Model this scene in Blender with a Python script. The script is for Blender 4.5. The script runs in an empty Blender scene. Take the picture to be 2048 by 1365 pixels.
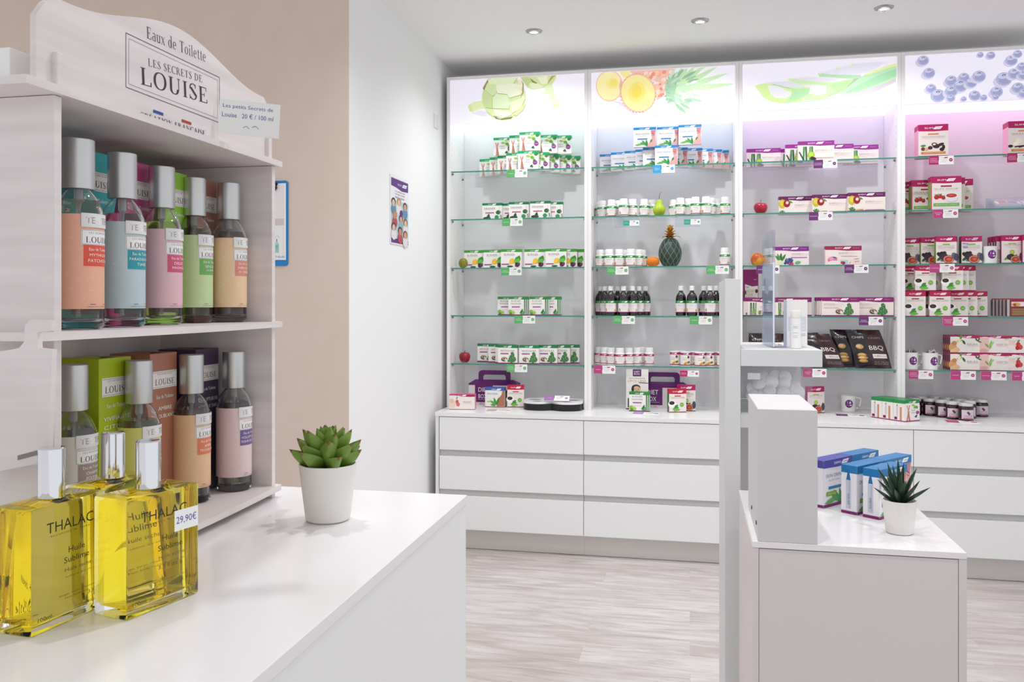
import bpy, bmesh, math, random
from math import pi, sin, cos, atan, atan2, radians, sqrt
from mathutils import Vector, Matrix
random.seed(7)
S = bpy.context.scene
COL = S.collection

# ------------------------------------------------------------------ camera
FPX, YAW, EYE, CU, CV = 1715.0, atan(356/1715), 1.4, 1024.0, 605.0
cam_d = bpy.data.cameras.new('camera'); cam = bpy.data.objects.new('camera', cam_d); COL.objects.link(cam)
cam.location = (0, 0, EYE); cam.rotation_euler = (pi/2, 0, YAW)
cam_d.sensor_width = 36; cam_d.lens = 36*FPX/2048; cam_d.shift_y = -(682.5-CV)/2048
cam_d.clip_start = .02
S.camera = cam
# ------------------------------------------------------------------ light
S.view_settings.view_transform = 'Standard'; S.view_settings.look = 'None'
S.view_settings.exposure = 0.0; S.view_settings.gamma = 1; S.view_settings.use_curve_mapping = False
W = bpy.data.worlds.new('daylight'); S.world = W; W.use_nodes = True
W.node_tree.nodes['Background'].inputs[0].default_value = (.94, .97, 1.0, 1)
W.node_tree.nodes['Background'].inputs[1].default_value = .92
SPOT_W, LED_STRENGTH, PICTURE_GLOW = 31, 1.35, .36
S.cycles.sample_clamp_indirect = 4
S.cycles.max_bounces = 24; S.cycles.transparent_max_bounces = 32; S.cycles.transmission_bounces = 22; S.cycles.diffuse_bounces = 6; S.cycles.glossy_bounces = 6

# ------------------------------------------------------------------ survey helpers (a sight line of the photograph met with a known plane)
ca, sa = cos(YAW), sin(YAW)
def ray(u, v):
    r = (u-CU)/FPX
    return (r*ca-sa, r*sa+ca, -(v-CV)/FPX)
def onZ(u, v, Z):
    x, y, z = ray(u, v); t = (Z-EYE)/z; return Vector((t*x, t*y, Z))
def onY(u, v, Y):
    x, y, z = ray(u, v); t = Y/y; return Vector((t*x, Y, EYE+t*z))
def onX(u, v, X):
    x, y, z = ray(u, v); t = X/x; return Vector((X, t*y, EYE+t*z))
def onD(u, v, d):
    x, y, z = ray(u, v); return Vector((d*x, d*y, EYE+d*z))
def crop(x0, y0, s): return lambda x, y: (x0+x/s, y0+y/s)
A1, A2, A3 = crop(880,120,6.203), crop(880,320,6.203), crop(880,540,4.55)
B1, B2, B3 = crop(1170,120,6.203), crop(1170,330,6.203), crop(1170,540,4.548)
C1, C2, C3 = crop(1470,80,5.25), crop(1470,340,5.25), crop(1470,560,4.55)
D1, D2, D3 = crop(1790,80,5.248), crop(1790,340,5.248), crop(1790,560,4.55)
E1, F1 = crop(1430,760,3.249), crop(1420,440,3.792)

# ------------------------------------------------------------------ materials
def lin(c):
    c /= 255; return c/12.92 if c <= .04045 else ((c+.055)/1.055)**2.4
def rgb(h):
    if isinstance(h, (tuple, list)): return tuple(h[:3])
    h = h.lstrip('#'); return tuple(lin(int(h[i:i+2], 16)) for i in (0, 2, 4))
MATS = {}
def mat(name, col='#ffffff', rough=.5, metal=0, spec=.5, trans=0, ior=1.45, emit=0, emit_col=None, alpha=1, coat=0, sub=0):
    if name in MATS: return MATS[name]
    m = bpy.data.materials.new(name); m.use_nodes = True
    b = m.node_tree.nodes['Principled BSDF']; c = rgb(col)
    b.inputs['Base Color'].default_value = (*c, 1); b.inputs['Roughness'].default_value = rough
    b.inputs['Metallic'].default_value = metal; b.inputs['Specular IOR Level'].default_value = spec
    b.inputs['Transmission Weight'].default_value = trans; b.inputs['IOR'].default_value = ior
    b.inputs['Alpha'].default_value = alpha; b.inputs['Coat Weight'].default_value = coat
    if emit:
        b.inputs['Emission Color'].default_value = (*rgb(emit_col or col), 1); b.inputs['Emission Strength'].default_value = emit
    m.diffuse_color = (*c, 1); MATS[name] = m
    return m
def noisy(name, c1, c2, scale=8, rough=.5, stretch=(1,1,1), bump=0, detail=3, lo=.35, hi=.65, coat=0, metal=0):
    if name in MATS: return MATS[name]
    m = mat(name, c1, rough, metal, coat=coat); nt = m.node_tree; N = nt.nodes; L = nt.links; b = N['Principled BSDF']
    tc = N.new('ShaderNodeTexCoord'); mp = N.new('ShaderNodeMapping'); mp.inputs['Scale'].default_value = stretch
    nz = N.new('ShaderNodeTexNoise'); nz.inputs['Scale'].default_value = scale; nz.inputs['Detail'].default_value = detail
    cr = N.new('ShaderNodeValToRGB'); cr.color_ramp.elements[0].position = lo; cr.color_ramp.elements[1].position = hi
    cr.color_ramp.elements[0].color = (*rgb(c1), 1); cr.color_ramp.elements[1].color = (*rgb(c2), 1)
    L.new(tc.outputs['Object'], mp.inputs[0]); L.new(mp.outputs[0], nz.inputs[0]); L.new(nz.outputs[0], cr.inputs[0]); L.new(cr.outputs[0], b.inputs['Base Color'])
    if bump:
        bp = N.new('ShaderNodeBump'); bp.inputs['Strength'].default_value = bump; bp.inputs['Distance'].default_value = .002
        L.new(nz.outputs[0], bp.inputs['Height']); L.new(bp.outputs[0], b.inputs['Normal'])
    return m
def clear(name, tint='#f4fffb', gloss=.12, edge=False):
    """clear sheet: mostly see-through with a little mirror, so that light gets through to the goods below"""
    if name in MATS: return MATS[name]
    m = bpy.data.materials.new(name); m.use_nodes = True; nt = m.node_tree; N = nt.nodes; L = nt.links; N.clear()
    out = N.new('ShaderNodeOutputMaterial'); mx = N.new('ShaderNodeMixShader'); t = N.new('ShaderNodeBsdfTransparent'); g = N.new('ShaderNodeBsdfGlossy')
    lw0 = N.new('ShaderNodeLayerWeight'); lw0.inputs[0].default_value = .5; pw = N.new('ShaderNodeMath'); pw.operation = 'POWER'; pw.inputs[1].default_value = 5
    lw = N.new('ShaderNodeMath'); lw.operation = 'MULTIPLY_ADD'; lw.inputs[1].default_value = .6; lw.inputs[2].default_value = .06 if edge else .03
    L.new(lw0.outputs['Facing'], pw.inputs[0]); L.new(pw.outputs[0], lw.inputs[0])
    t.inputs[0].default_value = (*rgb(tint), 1); g.inputs['Roughness'].default_value = .02; g.inputs[0].default_value = (.95, .95, .95, 1)
    L.new(lw.outputs[0], mx.inputs[0]); L.new(t.outputs[0], mx.inputs[1]); L.new(g.outputs[0], mx.inputs[2]); L.new(mx.outputs[0], out.inputs[0])
    MATS[name] = m; return m
INK = {}
def ink(h, glow=0):
    k = (h, glow)
    if k not in INK:
        INK[k] = mat('ink_%s%s' % (h.lstrip('#'), '_lit' if glow else ''), h, .45, emit=glow)
    return INK[k]

# ------------------------------------------------------------------ text outlines
TXT = {}
def text_geo(s):
    if s in TXT: return TXT[s]
    cu = bpy.data.curves.new('lettering', 'FONT'); cu.body = s; cu.resolution_u = 2; cu.fill_mode = 'FRONT'
    ob = bpy.data.objects.new('lettering', cu); COL.objects.link(ob)
    dg = bpy.context.evaluated_depsgraph_get(); me = bpy.data.meshes.new_from_object(ob.evaluated_get(dg))
    vs = [(v.co.x, v.co.y) for v in me.vertices]; fs = [tuple(p.vertices) for p in me.polygons]
    bpy.data.objects.remove(ob); bpy.data.curves.remove(cu); bpy.data.meshes.remove(me)
    TXT[s] = (vs, fs); return TXT[s]
# serif capitals drawn with thick and thin strokes
def serif_glyph(ch):
    T, t = .15, .045; V = []; F = []
    def quad(*p):
        i = len(V); V.extend(p); F.append((i, i+1, i+2, i+3))
    def rect(x0, y0, x1, y1): quad((x0, y0), (x1, y0), (x1, y1), (x0, y1))
    def stem(x, y0=0, y1=1, w=T, s0=True, s1=True):
        rect(x-w/2, y0, x+w/2, y1)
        if s0: rect(x-w/2-.09, y0, x+w/2+.09, y0+t*.8)
        if s1: rect(x-w/2-.09, y1-t*.8, x+w/2+.09, y1)
    def diag(x0, y0, x1, y1, w): quad((x0-w/2, y0), (x0+w/2, y0), (x1+w/2, y1), (x1-w/2, y1))
    def arc(cx, cy, rx, ry, a0, a1, w0=T, w1=t, n=18):
        pr = None
        for k in range(n+1):
            a = radians(a0+(a1-a0)*k/n); w = w1+(w0-w1)*abs(cos(a))**1.3
            p = ((cx+(rx-w/2)*cos(a), cy+(ry-t/2)*sin(a)), (w/2*cos(a), w/2*sin(a)))
            q = ((p[0][0]+p[1][0], p[0][1]+p[1][1]), (p[0][0]-p[1][0], p[0][1]-p[1][1]))
            if pr: quad(pr[0], q[0], q[1], pr[1])
            pr = q
    adv = .8
    if ch == 'L': stem(.2); rect(.1, 0, .72, t); quad((.66, 0), (.74, 0), (.74, .26), (.7, .26)); adv = .82
    elif ch in 'OQ': arc(.45, .5, .45, .52, 0, 360, n=32); adv = .95
    elif ch == 'U': stem(.2, .3, 1, s0=False); stem(.78, .3, 1, w=t, s0=False); arc(.455, .32, .33, .34, 180, 360, T, t); adv = .98
    elif ch == 'I': stem(.2); adv = .42
    elif ch == 'S':
        arc(.33, .74, .27, .27, 40, 200, .08, t); arc(.33, .27, .29, .28, -150, 20, .1, t); diag(.56, .27, .14, .76, .2); rect(.5, .74, .54, .98); rect(.06, .02, .1, .28); adv = .68
    elif ch in 'EÉ':
        stem(.2); rect(.1, 0, .7, t); rect(.1, 1-t, .66, 1); rect(.2, .49, .5, .49+t); rect(.48, .38, .51, .64); quad((.66, 0), (.72, 0), (.72, .26), (.69, .26)); rect(.63, .76, .66, 1); adv = .8
        if ch == 'É': diag(.35, 1.08, .5, 1.25, .07)
    elif ch == 'F': stem(.2); rect(.1, 1-t, .66, 1); rect(.2, .49, .5, .49+t); rect(.63, .76, .66, 1); rect(.48, .38, .51, .64); adv = .72
    elif ch in 'CÇG': arc(.48, .5, .46, .52, 50, 310, n=24); rect(.76, .7, .8, .96); adv = .85
    elif ch == 'D': stem(.2); arc(.3, .5, .55, .5, -90, 90); rect(.2, 0, .32, t); rect(.2, 1-t, .32, 1); adv = .95
    elif ch == 'R': stem(.2); arc(.36, .75, .3, .25, -90, 90, T*.8); rect(.2, 1-t, .38, 1); rect(.2, .5, .38, .5+t); diag(.78, 0, .42, .5, T); adv = .88
    elif ch == 'P': stem(.2); arc(.36, .73, .32, .27, -90, 90); rect(.2, 1-t, .38, 1); rect(.2, .46, .38, .46+t); adv = .75
    elif ch == 'T': stem(.38, s1=False); rect(.02, 1-t, .74, 1); rect(.02, .76, .05, 1); rect(.71, .76, .74, 1); adv = .8
    elif ch == 'A': diag(.08, 0, .42, 1, t); diag(.74, 0, .42, 1, T); rect(.2, .33, .66, .33+t); rect(0, 0, .2, t*.8); rect(.6, 0, .88, t*.8); adv = .9
    elif ch == 'N': stem(.15, w=t); stem(.8, w=t); diag(.78, 0, .18, 1, T); adv = .98
    elif ch == 'e': arc(.28, .33, .27, .35, 10, 310, .11, t*.8, 20); rect(.05, .34, .53, .38); adv = .62
    elif ch == 'a': arc(.26, .2, .24, .21, 60, 300, .1, t*.8); stem(.46, 0, .5, .1, False, False); arc(.27, .48, .24, .2, 0, 140, .1, t*.8); rect(.42, 0, .58, t); adv = .6
    elif ch == 'u': stem(.13, .16, .66, .1, False); stem(.5, 0, .66, .1, False); arc(.29, .18, .21, .19, 180, 330, .1, t); adv = .66
    elif ch == 'x': diag(.52, 0, .08, .66, .1); diag(.04, 0, .5, .66, t*.8); rect(0, 0, .18, t*.7); rect(.4, 0, .6, t*.7); rect(0, .63, .2, .66); rect(.4, .63, .56, .66); adv = .62
    elif ch == 'd': arc(.26, .33, .25, .35, 0, 360, .11, t*.8, 24); stem(.5, 0, 1.05, .1, False, False); rect(.36, 1.01, .5, 1.05); rect(.5, 0, .62, t); adv = .68
    elif ch == 'o': arc(.3, .33, .29, .35, 0, 360, .11, t*.8, 24); adv = .66
    elif ch == 'i': stem(.14, 0, .66, .1, True, False); arc(.14, .88, .07, .07, 0, 360, .07, .07, 8); adv = .34
    elif ch == 'l': stem(.14, 0, 1.05, .1, True, False); adv = .34
    elif ch == 't': stem(.18, .04, .85, .1, False, False); rect(.02, .62, .36, .66); arc(.3, .1, .12, .11, 180, 320, .1, t); adv = .42
    else: adv = .38
    return V, F, adv
def serif_geo(s):
    k = 'serif:'+s
    if k in TXT: return TXT[k]
    V, F, x = [], [], 0
    for ch in s:
        v, f, adv = serif_glyph(ch); i = len(V)
        V += [(a+x, b) for a, b in v]; F += [tuple(j+i for j in q) for q in f]; x += adv+.08
    TXT[k] = (V, F); return TXT[k]

# ------------------------------------------------------------------ mesh builder
class MB:
    def __init__(s): s.v = []; s.f = []; s.m = []; s.mats = []
    def mi(s, m):
        if m not in s.mats: s.mats.append(m)
        return s.mats.index(m)
    def add(s, vs, fs, m, M=None):
        o = len(s.v); s.v += [tuple(M @ Vector(p)) if M is not None else tuple(p) for p in vs]
        k = s.mi(m)
        for f in fs: s.f.append(tuple(i+o for i in f)); s.m.append(k)
        return s
    def box(s, a, b, m, M=None, bev=0):
        (x0, y0, z0), (x1, y1, z1) = a, b
        x0, x1 = min(x0, x1), max(x0, x1); y0, y1 = min(y0, y1), max(y0, y1); z0, z1 = min(z0, z1), max(z0, z1)
        if bev:
            bm = bmesh.new(); bmesh.ops.create_cube(bm, size=1)
            for v in bm.verts: v.co = Vector(((x0+x1)/2+v.co.x*(x1-x0), (y0+y1)/2+v.co.y*(y1-y0), (z0+z1)/2+v.co.z*(z1-z0)))
            bmesh.ops.bevel(bm, geom=bm.edges[:], offset=bev, segments=2, profile=.5, affect='EDGES')
            bm.verts.index_update()
            s.add([v.co.copy() for v in bm.verts], [tuple(v.index for v in f.verts) for f in bm.faces], m, M); bm.free(); return s
        vs = [(x0,y0,z0),(x1,y0,z0),(x1,y1,z0),(x0,y1,z0),(x0,y0,z1),(x1,y0,z1),(x1,y1,z1),(x0,y1,z1)]
        return s.add(vs, [(0,3,2,1),(4,5,6,7),(0,1,5,4),(1,2,6,5),(2,3,7,6),(3,0,4,7)], m, M)
    def lathe(s, prof, m, seg=24, M=None, cap0=True, cap1=True, a0=0, a1=2*pi):
        n = len(prof); full = abs(a1-a0-2*pi) < 1e-6; cols = seg if full else seg+1; vs = []
        for k in range(cols):
            a = a0+(a1-a0)*k/seg
            for r, z in prof: vs.append((r*cos(a), r*sin(a), z))
        fs = []
        for k in range(seg):
            k2 = (k+1) % cols
            for i in range(n-1): fs.append((k*n+i, k2*n+i, k2*n+i+1, k*n+i+1))
        if full and cap0 and prof[0][0] > 1e-6: fs.append(tuple(k*n for k in range(cols))[::-1])
        if full and cap1 and prof[-1][0] > 1e-6: fs.append(tuple(k*n+n-1 for k in range(cols)))
        return s.add(vs, fs, m, M)
    def tube(s, pts, r, m, seg=8, M=None):
        pts = [Vector(p) for p in pts]; n = len(pts); rs = r if isinstance(r, (list, tuple)) else [r]*n; vs = []
        for i, p in enumerate(pts):
            d = (pts[min(i+1, n-1)]-pts[max(i-1, 0)]).normalized()
            a = d.cross(Vector((0, 0, 1)) if abs(d.z) < .9 else Vector((1, 0, 0))).normalized(); b = d.cross(a)
            for k in range(seg):
                t = 2*pi*k/seg; vs.append(p+(a*cos(t)+b*sin(t))*rs[i])
        fs = [(i*seg+k, i*seg+(k+1) % seg, (i+1)*seg+(k+1) % seg, (i+1)*seg+k) for i in range(n-1) for k in range(seg)]
        fs += [tuple(range(seg))[::-1], tuple((n-1)*seg+k for k in range(seg))]
        return s.add(vs, fs, m, M)
    def prism(s, poly, z0, z1, m, M=None):
        n = len(poly); vs = [(x, y, z0) for x, y in poly]+[(x, y, z1) for x, y in poly]
        fs = [tuple(range(n))[::-1], tuple(range(n, 2*n))]+[(i, (i+1) % n, n+(i+1) % n, n+i) for i in range(n)]
        return s.add(vs, fs, m, M)
    def grid(s, fn, nu, nv, m, M=None):
        vs = [fn(i/nu, j/nv) for i in range(nu+1) for j in range(nv+1)]
        fs = [(i*(nv+1)+j, (i+1)*(nv+1)+j, (i+1)*(nv+1)+j+1, i*(nv+1)+j+1) for i in range(nu) for j in range(nv)]
        return s.add(vs, fs, m, M)
    def mesh(s, name, smooth=False):
        me = bpy.data.meshes.new(name); me.from_pydata([tuple(v) for v in s.v], [], s.f)
        for m in s.mats: me.materials.append(m)
        me.polygons.foreach_set('material_index', s.m); me.update()
        bm = bmesh.new(); bm.from_mesh(me)
        if smooth is not None and smooth is not False:
            for f in bm.faces: f.smooth = True
            ang = radians(smooth if smooth is not True else 40)
            for e in bm.edges:
                if len(e.link_faces) == 2 and e.calc_face_angle(0) > ang: e.smooth = False
        if getattr(s, 'fixn', False): bmesh.ops.recalc_face_normals(bm, faces=bm.faces[:])
        bm.to_mesh(me); bm.free()
        return me
    def build(s, name, parent=None, smooth=False, loc=None, rz=0):
        o = bpy.data.objects.new(name, s.mesh(name, smooth)); COL.objects.link(o)
        if parent is not None: o.parent = parent
        if loc is not None: o.location = loc
        if rz: o.rotation_euler = (0, 0, rz)
        return o
# flat artwork: ops in (x, z) metres from the lower left corner; fn(x, z, k) gives the 3D point of layer k
STEP = 6e-5
def art(mb, ops, fn, glow=0, cols=1):
    k = -1; hold = False
    for op in ops:
        if op[0] == 'hold': hold = op[1]; k += 1; continue
        if not hold: k += 1
        t, c = op[0], ink(op[1], glow)
        if t == 'r':
            x0, z0, x1, z1 = op[2:6]; n = cols
            P = [(x0+(x1-x0)*i/n, z) for i in range(n+1) for z in (z0, z1)]
            mb.add([fn(x, z, k) for x, z in P], [(2*i, 2*i+2, 2*i+3, 2*i+1) for i in range(n)], c)
        elif t == 'e':
            cx, cz, rx, rz = op[2:6]; a = radians(op[6]) if len(op) > 6 else 0; n = 14
            P = []
            if cols > 1:      # on a curved surface: narrow strips that follow it
                mcol = max(4, min(cols, 14)); Q = []
                for i in range(mcol+1):
                    q = pi-pi*i/mcol; x = rx*cos(q); z = rz*sin(q); Q += [(cx+x*cos(a)+z*sin(a), cz+x*sin(a)-z*cos(a)), (cx+x*cos(a)-z*sin(a), cz+x*sin(a)+z*cos(a))]
                mb.add([fn(x, z, k) for x, z in Q], [(2*i, 2*i+2, 2*i+3, 2*i+1) for i in range(mcol)], c); continue
            for i in range(n):
                q = 2*pi*i/n; x, z = rx*cos(q), rz*sin(q); P.append((cx+x*cos(a)-z*sin(a), cz+x*sin(a)+z*cos(a)))
            mb.add([fn(x, z, k) for x, z in P], [tuple(range(n))], c)
        elif t == 'p' and cols > 1:      # on a curved surface: cut into narrow upright strips
            P = op[2]; xa, xb = min(p[0] for p in P), max(p[0] for p in P); ns = max(1, int((xb-xa)/.0022)+1)
            for i in range(ns):
                lo, hi = xa+(xb-xa)*i/ns, xa+(xb-xa)*(i+1)/ns; Q = P
                for lim, sg in ((lo, 1), (hi, -1)):
                    R_ = []
                    for j in range(len(Q)):
                        p0, p1 = Q[j-1], Q[j]; a0, a1 = (p0[0]-lim)*sg, (p1[0]-lim)*sg
                        if (a0 < 0) != (a1 < 0): f = a0/(a0-a1); R_.append((p0[0]+(p1[0]-p0[0])*f, p0[1]+(p1[1]-p0[1])*f))
                        if a1 >= 0: R_.append(p1)
                    Q = R_
                if len(Q) > 2: mb.add([fn(x, z, k) for x, z in Q], [tuple(range(len(Q)))], c)
        elif t == 'p':
            mb.add([fn(x, z, k) for x, z in op[2]], [tuple(range(len(op[2])))], c)
        elif t in 'ts':
            s, cx, cz, w, h = op[2:7]; V, F = (text_geo if t == 't' else serif_geo)(s)
            if not V: continue
            ax, bx = min(v[0] for v in V), max(v[0] for v in V); az, bz = min(v[1] for v in V), max(v[1] for v in V)
            sx = w/max(bx-ax, 1e-6); sz = h/max(bz-az, 1e-6); rot = radians(op[7]) if len(op) > 7 else 0
            P = []
            for x, z in V:
                x = (x-(ax+bx)/2)*sx; z = (z-(az+bz)/2)*sz; P.append((cx+x*cos(rot)-z*sin(rot), cz+x*sin(rot)+z*cos(rot)))
            mb.add([fn(x, z, k+(.1*(i//4 % 24) if t == 's' else 0)) for i, (x, z) in enumerate(P)], F, c)
def flat(o, xd=(1,0,0), zd=(0,0,1), nd=(0,-1,0), off=.0003, step=STEP):
    o, xd, zd, nd = Vector(o), Vector(xd), Vector(zd), Vector(nd)
    return lambda x, z, k: o+xd*x+zd*z+nd*(off+k*step)
def leaf(c, cx, cz, ln, wd, ang):
    a = radians(ang); P = [(0,0),(.25,.42),(.55,.5),(.8,.3),(1,0),(.8,-.3),(.55,-.5),(.25,-.42)]
    return ('p', c, [(cx+x*ln*cos(a)-z*wd*sin(a), cz+x*ln*sin(a)+z*wd*cos(a)) for x, z in P])
def scaled(ops, fx, fz=1):
    R_ = []
    for o in ops:
        if o[0] == 'r': R_.append(('r', o[1], o[2]*fx, o[3]*fz, o[4]*fx, o[5]*fz))
        elif o[0] == 'p': R_.append(('p', o[1], [(x*fx, z*fz) for x, z in o[2]]))
        elif o[0] == 'e': R_.append(('e', o[1], o[2]*fx, o[3]*fz, o[4]*fx, o[5]*fz)+tuple(o[6:]))
        elif o[0] == 'hold': R_.append(o)
        else: R_.append((o[0], o[1], o[2], o[3]*fx, o[4]*fz, o[5]*fx, o[6]*fz)+tuple(o[7:]))
    return R_
def line(c, x0, z0, x1, z1, w):
    d = sqrt((x1-x0)**2+(z1-z0)**2) or 1; nx, nz = -(z1-z0)/d*w/2, (x1-x0)/d*w/2
    return ('p', c, [(x0+nx, z0+nz), (x0-nx, z0-nz), (x1-nx, z1-nz), (x1+nx, z1+nz)])

# ------------------------------------------------------------------ things
def tag(o, label=None, cat=None, group=None, kind=None):
    if label: o['label'] = label
    if cat: o['category'] = cat
    if group: o['group'] = group
    if kind: o['kind'] = kind
    return o
def thing(name, label, cat, loc=(0,0,0), rz=0, group=None):
    o = bpy.data.objects.new(name, None); COL.objects.link(o); o.empty_display_size = .05
    o.location = loc; o.rotation_euler = (0, 0, rz); return tag(o, label, cat, group)
def copy_tree(o, parent=None):
    c = o.copy(); COL.objects.link(c); c.parent = parent
    for ch in o.children: copy_tree(ch, c)
    return c
def struct(mb, name, smooth=False): return tag(mb.build(name, smooth=smooth), kind='structure')
ORD = ['first','second','third','fourth','fifth','sixth','seventh','eighth','ninth','tenth','eleventh','twelfth','thirteenth','fourteenth']

WHITE = mat('white_laminate', '#f1f1f1', .32, spec=.4)
WHITE_FRAME = mat('white_cabinet_board', '#f2efee', .4)
GREYWHITE = mat('satin_white_panel', '#ecebea', .4)
COUNTER = mat('glossy_white_counter', '#f3f0f1', .18)
PLASTER = mat('white_plaster', '#f4f4f4', .8)
BEIGE = noisy('beige_plaster', '#dfcdc0', '#ddcabd', 6, .85)
CEIL = mat('ceiling_paint', '#f8f8f8', .9)
CHROME = mat('polished_chrome', '#e6e6ea', .06, 1)
CAPM = mat('brushed_aluminium', '#cdcdcd', .38, 1)
DARK = mat('dark_recess', '#3a3936', .7)
GLASS = clear('clear_shelf_glass', '#fbfdfc')
GEDGE = mat('green_glass_edge', '#3f8d7c', .12, spec=.6)
ACRYL = clear('clear_acrylic', '#f3f5fa', edge=True)
PAPER = mat('white_paper', '#f4f3f1', .6)
CARD = mat('white_carton', '#f3efec', .45)
CERAM = mat('white_ceramic', '#f3f1ef', .2, coat=.3)
BLACKP = mat('black_plastic', '#171717', .35)
STEEL = mat('brushed_steel', '#a9a7a4', .3, 1)
# ================================================================== the room
XW, YB, YBACK, YF, ZC = -1.46, 3.526, 5.28, 4.95, 2.85
fl = mat('whitewashed_oak_planks', '#e6dfdb', .42); nt = fl.node_tree; N = nt.nodes; L = nt.links; b = N['Principled BSDF']
tc = N.new('ShaderNodeTexCoord'); br = N.new('ShaderNodeTexBrick'); L.new(tc.outputs['Object'], br.inputs[0])
br.offset = .37; br.inputs['Scale'].default_value = 1; br.inputs['Brick Width'].default_value = 1.15; br.inputs['Row Height'].default_value = .165
br.inputs['Mortar Size'].default_value = .0006; br.inputs['Mortar Smooth'].default_value = .4; br.inputs['Bias'].default_value = 0
br.inputs['Color1'].default_value = (*rgb('#e2dddc'), 1); br.inputs['Color2'].default_value = (*rgb('#dcd6d5'), 1); br.inputs['Mortar'].default_value = (*rgb('#cfc6c1'), 1)
def grain(scale, st, lo, hi, c0, dist=0):
    mp = N.new('ShaderNodeMapping'); mp.inputs['Scale'].default_value = st
    ad = N.new('ShaderNodeVectorMath'); ad.operation = 'ADD'; L.new(tc.outputs['Object'], ad.inputs[0])
    sc = N.new('ShaderNodeVectorMath'); sc.operation = 'SCALE'; sc.inputs['Scale'].default_value = 7; L.new(br.outputs['Color'], sc.inputs[0]); L.new(sc.outputs[0], ad.inputs[1])
    L.new(ad.outputs[0], mp.inputs[0]); nz = N.new('ShaderNodeTexNoise'); nz.inputs['Scale'].default_value = scale; nz.inputs['Detail'].default_value = 6; nz.inputs['Distortion'].default_value = dist
    L.new(mp.outputs[0], nz.inputs[0]); cr = N.new('ShaderNodeValToRGB'); cr.color_ramp.elements[0].position = lo; cr.color_ramp.elements[1].position = hi
    cr.color_ramp.elements[0].color = (*rgb(c0), 1); cr.color_ramp.elements[1].color = (1, 1, 1, 1); L.new(nz.outputs[0], cr.inputs[0]); return cr
def mul(a, b_, f=1):
    mx = N.new('ShaderNodeMix'); mx.data_type = 'RGBA'; mx.blend_type = 'MULTIPLY'; mx.inputs[0].default_value = f
    L.new(a, mx.inputs[6]); L.new(b_, mx.inputs[7]); return mx.outputs[2]
g1 = grain(2.2, (.9, 7, 1), .34, .60, '#dfdcdb', 1.6); g2 = grain(12, (1.2, 20, 1), .3, .7, '#eeeae7'); g3 = grain(1.3, (1, 3, 1), .3, .62, '#e9e4e2', .5)
L.new(mul(mul(mul(br.outputs['Color'], g1.outputs[0]), g2.outputs[0]), g3.outputs[0]), b.inputs['Base Color'])
struct(MB().box((-4.5, -2.2, -.05), (4.2, 5.4, 0), fl), 'floor')
struct(MB().box((-4.5, -2.2, ZC), (4.2, 5.4, ZC+.1), CEIL), 'ceiling')
struct(MB().box((XW-.12, YB+.001, 0), (XW, YBACK+.12, ZC), PLASTER), 'wall_left')
struct(MB().box((-4.5, YB, 0), (XW-.0005, YB+.12, ZC), BEIGE), 'wall_beige')
struct(MB().box((XW, YBACK+.02, 0), (4.2, YBACK+.12, ZC), PLASTER), 'wall_back')
# ceiling downlights: three in view, the other rows are unseen, added to light the shop
LAMPG = mat('lamp_glass_lit', '#fff6e6', .3, emit=14)
def downlight():
    t = thing('ceiling_downlight', '', 'ceiling light')
    MB().lathe([(.030, -.002), (.034, -.006), (.043, -.004), (.045, 0)], STEEL, 32, cap0=False, cap1=False).build('trim_ring', t, 40)
    MB().lathe([(.031, 0), (.029, -.012), (.024, -.012), (.020, -.005)], CHROME, 32, cap0=False, cap1=False).build('gimbal_ring', t, 40)
    MB().lathe([(.0001, -.007), (.022, -.007)], LAMPG, 24, cap0=False, cap1=False).build('lamp', t)
    ld = bpy.data.lights.new('downlight_beam', 'SPOT'); ld.energy = SPOT_W; ld.spot_size = radians(150); ld.spot_blend = .9; ld.shadow_soft_size = .03; ld.color = (.97, .985, 1.0)
    lo = bpy.data.objects.new('downlight_beam', ld); COL.objects.link(lo); lo.parent = t; lo.location = (0, 0, -.02)
    return t
dl0 = downlight(); spots = []
for u, v, w in ((1068,62,'above the artichoke and pineapple bays'), (1400,41,'between the pineapple and aloe bays'), (1768,15,'above the blueberry bay')):
    p = onZ(u, v, ZC); spots.append((p.x, p.y, 'round steel recessed ceiling spot '+w))
for j, y in enumerate((3.0, 1.5)):
    for i, x in enumerate((-.82, .05, .93)):
        spots.append((x, y, 'added unseen ceiling spot, %s row out from the shelves, %s from the side wall' % (ORD[j+1], ORD[i])))
for i, (x, y, lb) in enumerate(spots):
    t = dl0 if i == 0 else copy_tree(dl0)
    t.location = (x, y, ZC); t['label'] = lb; t['group'] = 'recessed ceiling spots'

# ================================================================== shelving wall
BX = [onY(u, 600, YF).x for u in (893.5, 1175.5, 1477.5, 1802.5)]
step = (BX[3]-BX[0])/3; BX = [BX[0]+step*i for i in range(5)]
ZTOP = 2.748; ZBOX = 2.466; TP = .0195
SZ = [2.186, 1.899, 1.607, 1.322, 1.034]     # upper faces of the glass shelves
ZCT = .776                                    # worktop
NAMES = ['artichoke', 'pineapple', 'aloe', 'blueberry']
LED = [('#f2fbff'), ('#eef4ff'), ('#ece0ff'), ('#fbd8fb')]
def picture(kind, w, h):
    o = [('r', '#efecf8', 0, 0, w, h)]
    R = random.Random(3)
    px = lambda C, a, b: C(a, b)
    return o
def bay_frac(i, C):
    """map crop coordinates of the photo to metres on the face of light box i"""
    def fn(x, y):
        u, v = C(x, y); p = onY(u, v, YF); return (p.x-BX[i]-TP, p.z-ZBOX)
    return fn
def P(fr, pts): return [fr(x, y) for x, y in pts]
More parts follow.
